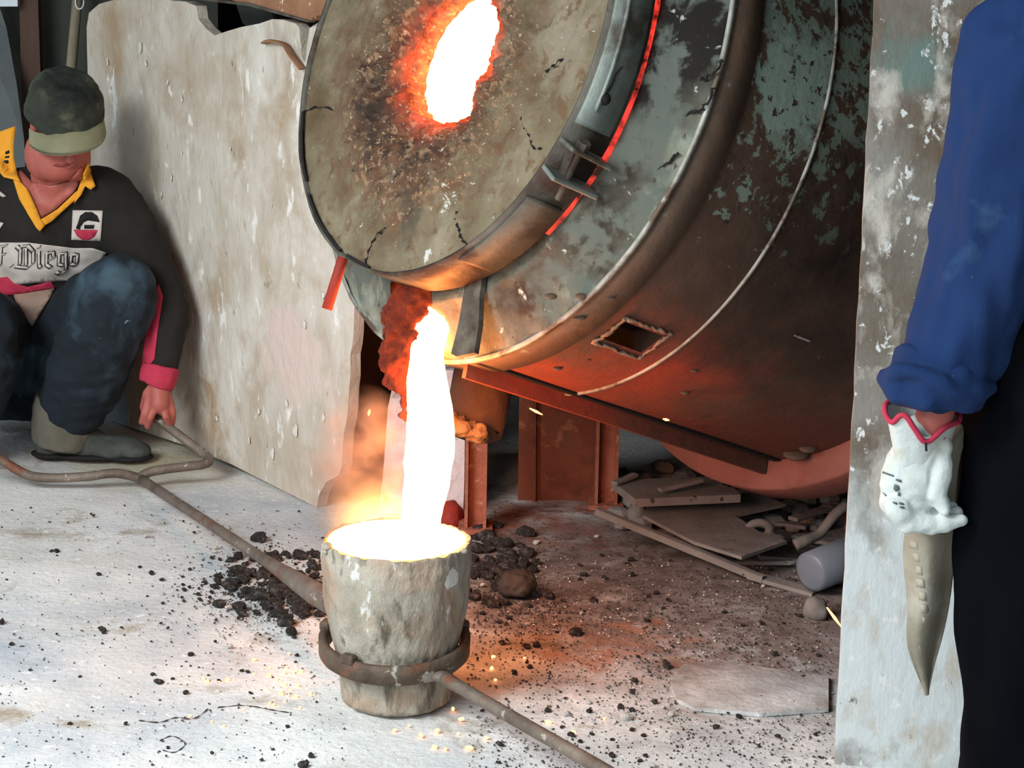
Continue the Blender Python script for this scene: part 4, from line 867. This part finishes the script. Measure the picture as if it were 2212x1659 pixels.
# ---------------------------------------------------------------- junk under the furnace
pl_t = tag(slab('steel_plate', [fl(x, y, .07) for x, y in ((1388, 1112), (1400, 1092), (1550, 1082), (1640, 1068), (1698, 1088), (1586, 1112), (1640, 1148), (1700, 1168), (1602, 1202), (1500, 1170))], .008, M['junk']), 'grey notched steel plate lying in the junk under the furnace', 'plate')
o = MB(); a = fl(1290, 1098, .10); bb_ = fl(1650, 1246, .02); d = (bb_-a).normalized(); s = d.cross(Vector((0, 0, 1))).normalized(); Mx = Matrix((d, s, s.cross(d))).transposed()
o.box((a+bb_)/2, ((bb_-a).length, .016, .003), Mx).box((a+bb_)/2+s*.008-Vector((0, 0, .007)), ((bb_-a).length, .003, .014), Mx)
tag(o.build('angle_bar', M['junk']), 'long thin steel angle bar slanting down from the brown post', 'bar')
o = slab('channel_steel', [fl(x, y, .12) for x, y in ((1322, 1038), (1372, 1078), (1600, 1068), (1590, 1058), (1520, 1030), (1400, 1034))], .02, M['junk']); tag(o, 'wide grey steel offcut lying behind the notched plate', 'offcut')
o = MB().ball(fl(1376, 1110, .03), (.026, .03, .026)).ball(fl(1390, 1104, .03), (.02, .03, .022)).blob('rounded_stone', M['junk'], None, .005, 2, .003, 30); tag(o, 'small rounded stone below the left end of the steel offcut', 'stone')
o = MB().tube(smooth_path([fl(1605, 1176, .06), fl(1630, 1165, .07), fl(1660, 1150, .08), fl(1690, 1112, .12), fl(1720, 1085, .15)], 4), [.014]*5+[.012]*12, 12).build('bent_pipe', M['junk'], None, True); o.location = (.12, 0, 0); tag(o, 'bent grey pipe sticking up behind the blue bottle', 'pipe')
ck = MB(); cc = fl(1640, 1145, .06)
ck.tube([cc+Vector((math.cos(a)*.026, 0, math.sin(a)*.018)) for a in [k*math.pi/8 for k in range(17)]], .011, 10).ball(cc+Vector((.035, 0, -.02)), (.03, .015, .012))
tag(ck.blob('pipe_clamp', M['junk'], None, .004, 2), 'grey ring-shaped clamp lying in the notch of the steel plate', 'clamp')
bt = thing('plastic_bottle', fl(1750, 1250), 'dusty blue plastic bottle end facing out beside the pier', 'bottle')
c0 = fl(1752, 1236, .05); dirb = Vector((.75, .62, .1)).normalized()
MB().tube([c0-dirb*.004, c0, c0+dirb*.1, c0+dirb*.18, c0+dirb*.21, c0+dirb*.24], [.036, .046, .047, .045, .02, .014], 22).build('bottle_body', M['bottle'], bt, True)
MB().tube([c0+dirb*.235, c0+dirb*.255], .016, 14).build('bottle_cap', M['whitepaint'], bt, True)
cb = thing('small_box', fl(1795, 1270), 'small dusty open box on the floor against the pier', 'box')
c1 = fl(1800, 1268); MB().box(c1+Vector((0, .05, .03)), (.09, .07, .06), Matrix.Rotation(.2, 3, 'Z'), bev=.003).build('box_body', M['junk'], cb)
slab('box_flap', [c1+Vector((-.05, .0, 0)), c1+Vector((-.04, .01, .055)), c1+Vector((-.02, .02, .09)), c1+Vector((-.005, .015, .02))], .003, M['junk'], cb)
o = MB().ball(fl(1762, 1318, .015), (.03, .03, .03)).blob('grey_stone', M['junk'], None, .005, 2, .006, 25); tag(o, 'grey stone on the floor in front of the small box', 'stone')
jl = []
for i, (x, y, L_2, an_, h_) in enumerate([(1600, 1062, .16, .3, .03), (1680, 1130, .15, -.4, .015), (1700, 1205, .14, .1, .01), (1655, 1215, .2, -.25, .008), (1750, 1110, .14, .8, .05), (1560, 1040, .1, 1.1, .05), (1470, 1048, .12, .5, .14), (1780, 1170, .16, -.6, .02), (1690, 1262, .16, -.5, .006), (1350, 1035, .08, .8, .13)]):
    c_ = fl(x, y, h_)
    o = MB().box(c_, (L_2, .02+.01*(i % 3), .010), Matrix.Rotation(an_, 3, 'Z') @ Matrix.Rotation(.1*(i % 3-1), 3, 'Y'), bev=.002).build('scrap_strip', M['junk']); tag(o, ['dusty scrap strip right behind the tip of the steel offcut', 'dusty scrap strip lying beside the ring-shaped clamp', 'dusty scrap strip just right of the notched plate tip', 'longer scrap strip on the floor below the notched plate, nearest the angle bar end', 'dusty scrap strip leaning behind the bent pipe by the pier', 'short scrap strip raised behind the steel offcut', 'scrap strip lying on top of the steel offcut', 'dusty scrap strip above the plastic bottle', 'flat scrap strip on the floor left of the plastic bottle', 'short scrap strip at the left end of the offcut beside the brown post'][i], 'scrap metal', 'scrap strips under the furnace')
# rubble mound behind, in shade
rb = MB()
for k in range(120):
    c_ = fl(random.uniform(1330, 1900), random.uniform(1020, 1150)); s_ = random.uniform(.01, .035); rb.ball(c_+Vector((0, 0, s_*.5)), (s_*1.3, s_, s_*.7), Matrix.Rotation(random.random()*6, 3, 'Z'), 7, 5)
tag(rb.build('rubble', M['junk']), 'grey rubble heaped in the shade under the furnace', 'rubble', kind='stuff')
# ---------------------------------------------------------------- slag lumps, chips, embers
protos = []
for k in range(7):
    mb = MB(); mb.ball((0, 0, 0), (1, random.uniform(.6, .9), random.uniform(.4, .7)), None, 9, 6); me = bpy.data.meshes.new('slag_lump'); 
    vv = [v*(1+.45*noise.noise(v*1.6+Vector((k*5,)*3))+.2*noise.noise(v*4+Vector((k,)*3))) for v in mb.v]; me.from_pydata([tuple(v) for v in vv], [], mb.f); me.materials.append(M['slag']); protos.append(me)
protos2 = []
for me in protos[:3]:
    m2 = me.copy(); m2.materials.clear(); m2.materials.append(M['paleslag']); protos2.append(m2)
def lumps(pos, smin, smax, name, label, cat, group, pr=protos):
    for (x, y) in pos:
        o = bpy.data.objects.new(name, random.choice(pr)); s = random.uniform(smin, smax)*random.uniform(.7, 1.2); g_ = fl(x, y)
        o.location = (g_.x, g_.y, s*.32); o.scale = (s, s, s); o.rotation_euler = (random.uniform(-.3, .3), random.uniform(-.3, .3), random.uniform(0, 6.3)); COL.objects.link(o); tag(o, label, cat, group)
def cloud(n, cx, cy, sx, sy): return [(random.gauss(cx, sx), random.gauss(cy, sy)) for _ in range(n)]
lumps([q_ for q_ in cloud(130, 585, 1258, 68, 40) if q_[0] < 715], .006, .021, 'slag_lump', 'dark slag lump in the heap on the floor left of the ladle', 'slag', 'dark slag heap left of the ladle')
lumps(cloud(36, 470, 1262, 60, 22), .003, .008, 'slag_lump', 'small dark slag lump trailing off the left side of the heap by the ladle', 'slag', 'slag trailing left of the heap')
lumps([q_ for q_ in cloud(60, 660, 1300, 36, 32) if q_[0] < 730], .006, .016, 'slag_lump', 'dark slag lump in the heap on the floor left of the ladle', 'slag', 'dark slag heap left of the ladle')
lumps([q_ for q_ in cloud(100, 1065, 1225, 44, 44) if q_[0] > 1000], .008, .022, 'slag_lump', 'dark slag lump in the heap on the floor right of the ladle', 'slag', 'dark slag heap right of the ladle')
big = MB().ball(fl(1118, 1262, .03), (.045, .04, .034)).ball(fl(1135, 1262, .03), (.03, .03, .026)).blob('slag_boulder', M['slag'], None, .005, 1, .008, 35); tag(big, 'largest rounded dark slag boulder right of the ladle rim', 'slag')
for (x, y, s, lab) in [(1262, 1243, .013, 'flat dark slag piece right of the slag boulder, alone on pale floor'), (1185, 1290, .017, 'dark slag piece just below the slag boulder'), (1282, 1298, .014, 'dark slag piece right below the flat one, on the pale ridge'), (1243, 1370, .014, 'dark flat slag piece on the orange-tinted floor right of the ladle'), (1440, 1440, .016, 'dark curled slag piece at the edge of the floor patch'), (343, 1475, .014, 'hollow dark slag piece on white floor at lower left'), (222, 1362, .010, 'dark pointed slag piece on white floor at left'), (122, 1192, .009, 'dark slag piece near the left edge below the forked handle'), (655, 1655, .014, 'black slag piece at the bottom edge left of the ladle'), (4, 1345, .010, 'black slag piece cut by the left edge of the picture'), (1160, 1415-20, .008, 'small dark slag piece just right of the carrier ring')]:
    lumps([(x, y)], s, s, 'slag_lump', lab, 'slag', None)
for o in [o for o in COL.objects if o.name.startswith('slag_lump') and not o.get('group')]:
    if 'group' in o: del o['group']
lumps(cloud(26, 560, 1260, 150, 60)+[(430, 1283), (452, 1277), (350, 1284), (640, 1215)], .004, .008, 'pale_chip', 'small pale chip among the slag left of the ladle', 'chip', 'pale chips left of the ladle', protos2)
lumps([(1158, 1174), (1290, 1160), (1042, 1265), (1256, 1326), (1648, 1267), (1140, 1350), (1272, 1520), (1225, 1545), (1410, 1655), (1350, 1553), (1450, 1545)], .006, .011, 'pale_chip', 'small pale chip on the floor right of the ladle', 'chip', 'pale chips right of the ladle', protos2)
sc = [(random.uniform(0, 700), random.uniform(1090, 1655)) for _ in range(60)]
lumps(sc, .003, .006, 'slag_chip', 'small dark slag chip scattered on the floor left of the ladle', 'slag', 'scattered slag chips on the left floor')
sc = [(random.uniform(1020, 1790), random.uniform(1200, 1655)) for _ in range(110)]
lumps(sc, .003, .008, 'slag_chip', 'small dark slag chip scattered on the floor right of the ladle', 'slag', 'scattered slag chips on the right floor')
def grit(name, regs, m, label, size):
    vs = []; fs = []
    for (n_, x0, x1, y0, y1, gx) in regs:
        for _ in range(n_):
            if gx: x, y = random.gauss((x0+x1)/2, (x1-x0)/4), random.gauss((y0+y1)/2, (y1-y0)/4)
            else: x, y = random.uniform(x0, x1), random.uniform(y0, y1)
            g_ = fl(x, y, 0); s = random.uniform(*size)*random.uniform(.5, 1); a = random.uniform(0, 6.3); b0 = len(vs); zz = 0
            for k_ in range(4):
                rr = s*random.uniform(.6, 1.3); vs.append((g_.x+math.cos(a+k_*1.57)*rr, g_.y+math.sin(a+k_*1.57)*rr, zz-.001))
            vs.append((g_.x, g_.y, zz+s*random.uniform(.3, .8))); fs += [(b0, b0+1, b0+4), (b0+1, b0+2, b0+4), (b0+2, b0+3, b0+4), (b0+3, b0, b0+4)]
    o = mesh(name, vs, fs, m, None, False); tag(o, label, 'grit', kind='stuff')
grit('dark_grit', [(700, 0, 760, 1090, 1659, 0), (1500, 420, 760, 1180, 1380, 1), (1500, 960, 1250, 1140, 1400, 1), (2600, 1010, 1800, 1230, 1659, 0), (700, 1150, 1800, 1300, 1480, 0), (600, 1300, 1830, 1100, 1330, 0)], M['slag'], 'fine dark slag grit strewn over the whole floor', (.0015, .0045))
grit('pale_grit', [(500, 0, 760, 1100, 1659, 0), (350, 450, 740, 1190, 1360, 1), (1300, 1010, 1800, 1200, 1659, 0)], M['paleslag'], 'fine pale grit strewn over the whole floor', (.0015, .004))
flo = bpy.data.objects['floor']
for pts_ in ([(300, 1556), (345, 1560), (380, 1550), (420, 1552), (450, 1530)], [(470, 1528), (530, 1524), (590, 1534), (630, 1540)], [(345, 1600), (372, 1590), (400, 1606), (378, 1625), (350, 1620)]):
    MB().tube(smooth_path([fl(x, y, -.001) for x, y in pts_], 5), [.0007*(1.3+math.sin(i*2.1)) for i in range((len(pts_)-1)*5+1)], 6).build('floor_crack', M['slag'], flo)
# embers on the floor, flying sparks
pe = []
for me in protos[:3]:
    m2 = me.copy(); m2.materials.clear(); m2.materials.append(G_ember); pe.append(m2)
lumps(cloud(26, 625, 1475, 38, 30)+cloud(14, 500, 1500, 60, 30), .002, .005, 'ember', 'tiny glowing orange ember on the white floor left of the ladle foot', 'ember', 'embers left of the ladle', pe)
lumps([(1185, 1562), (1240, 1582), (1133, 1422), (1062, 1445), (1070, 1470), (1306, 1553), (852, 1578), (944, 1580), (1015, 1617), (910, 1590), (1050, 1595), (440, 1465), (1065, 1420)]+cloud(8, 940, 1590, 80, 30), .003, .0065, 'ember', 'tiny glowing orange ember on the floor in front and right of the ladle', 'ember', 'embers right of the ladle', pe)
for (x0, y0, x1, y1, Y, lab) in [(1144, 882, 1172, 896, 4.5, 'orange spark flying below the drum right of the nozzle stub'), (796, 898, 799, 884, 4.4, 'thin orange spark flying left of the metal stream'), (1786, 1312, 1818, 1355, 3.95, 'red-orange streaking spark by the left edge of the pier'), (1432, 905, 1446, 908, 4.5, 'short orange spark under the drum middle')]:
    o = MB().tube([at(x0, y0, Y), at((x0+x1)/2, (y0+y1)/2, Y), at(x1, y1, Y)], [.0012, .003, .001], 8).build('spark', G_ember, None, True); tag(o, lab, 'spark')
o = tag(slab('floor_patch', [fl(x, y, .006) for x, y in ((1458, 1450), (1480, 1432), (1560, 1428), (1640, 1440), (1790, 1460), (1790, 1530), (1640, 1540), (1500, 1528), (1462, 1510), (1448, 1480))], .008, M['floor']), 'thin grey cement patch raised on the floor before the pier', 'cement patch')
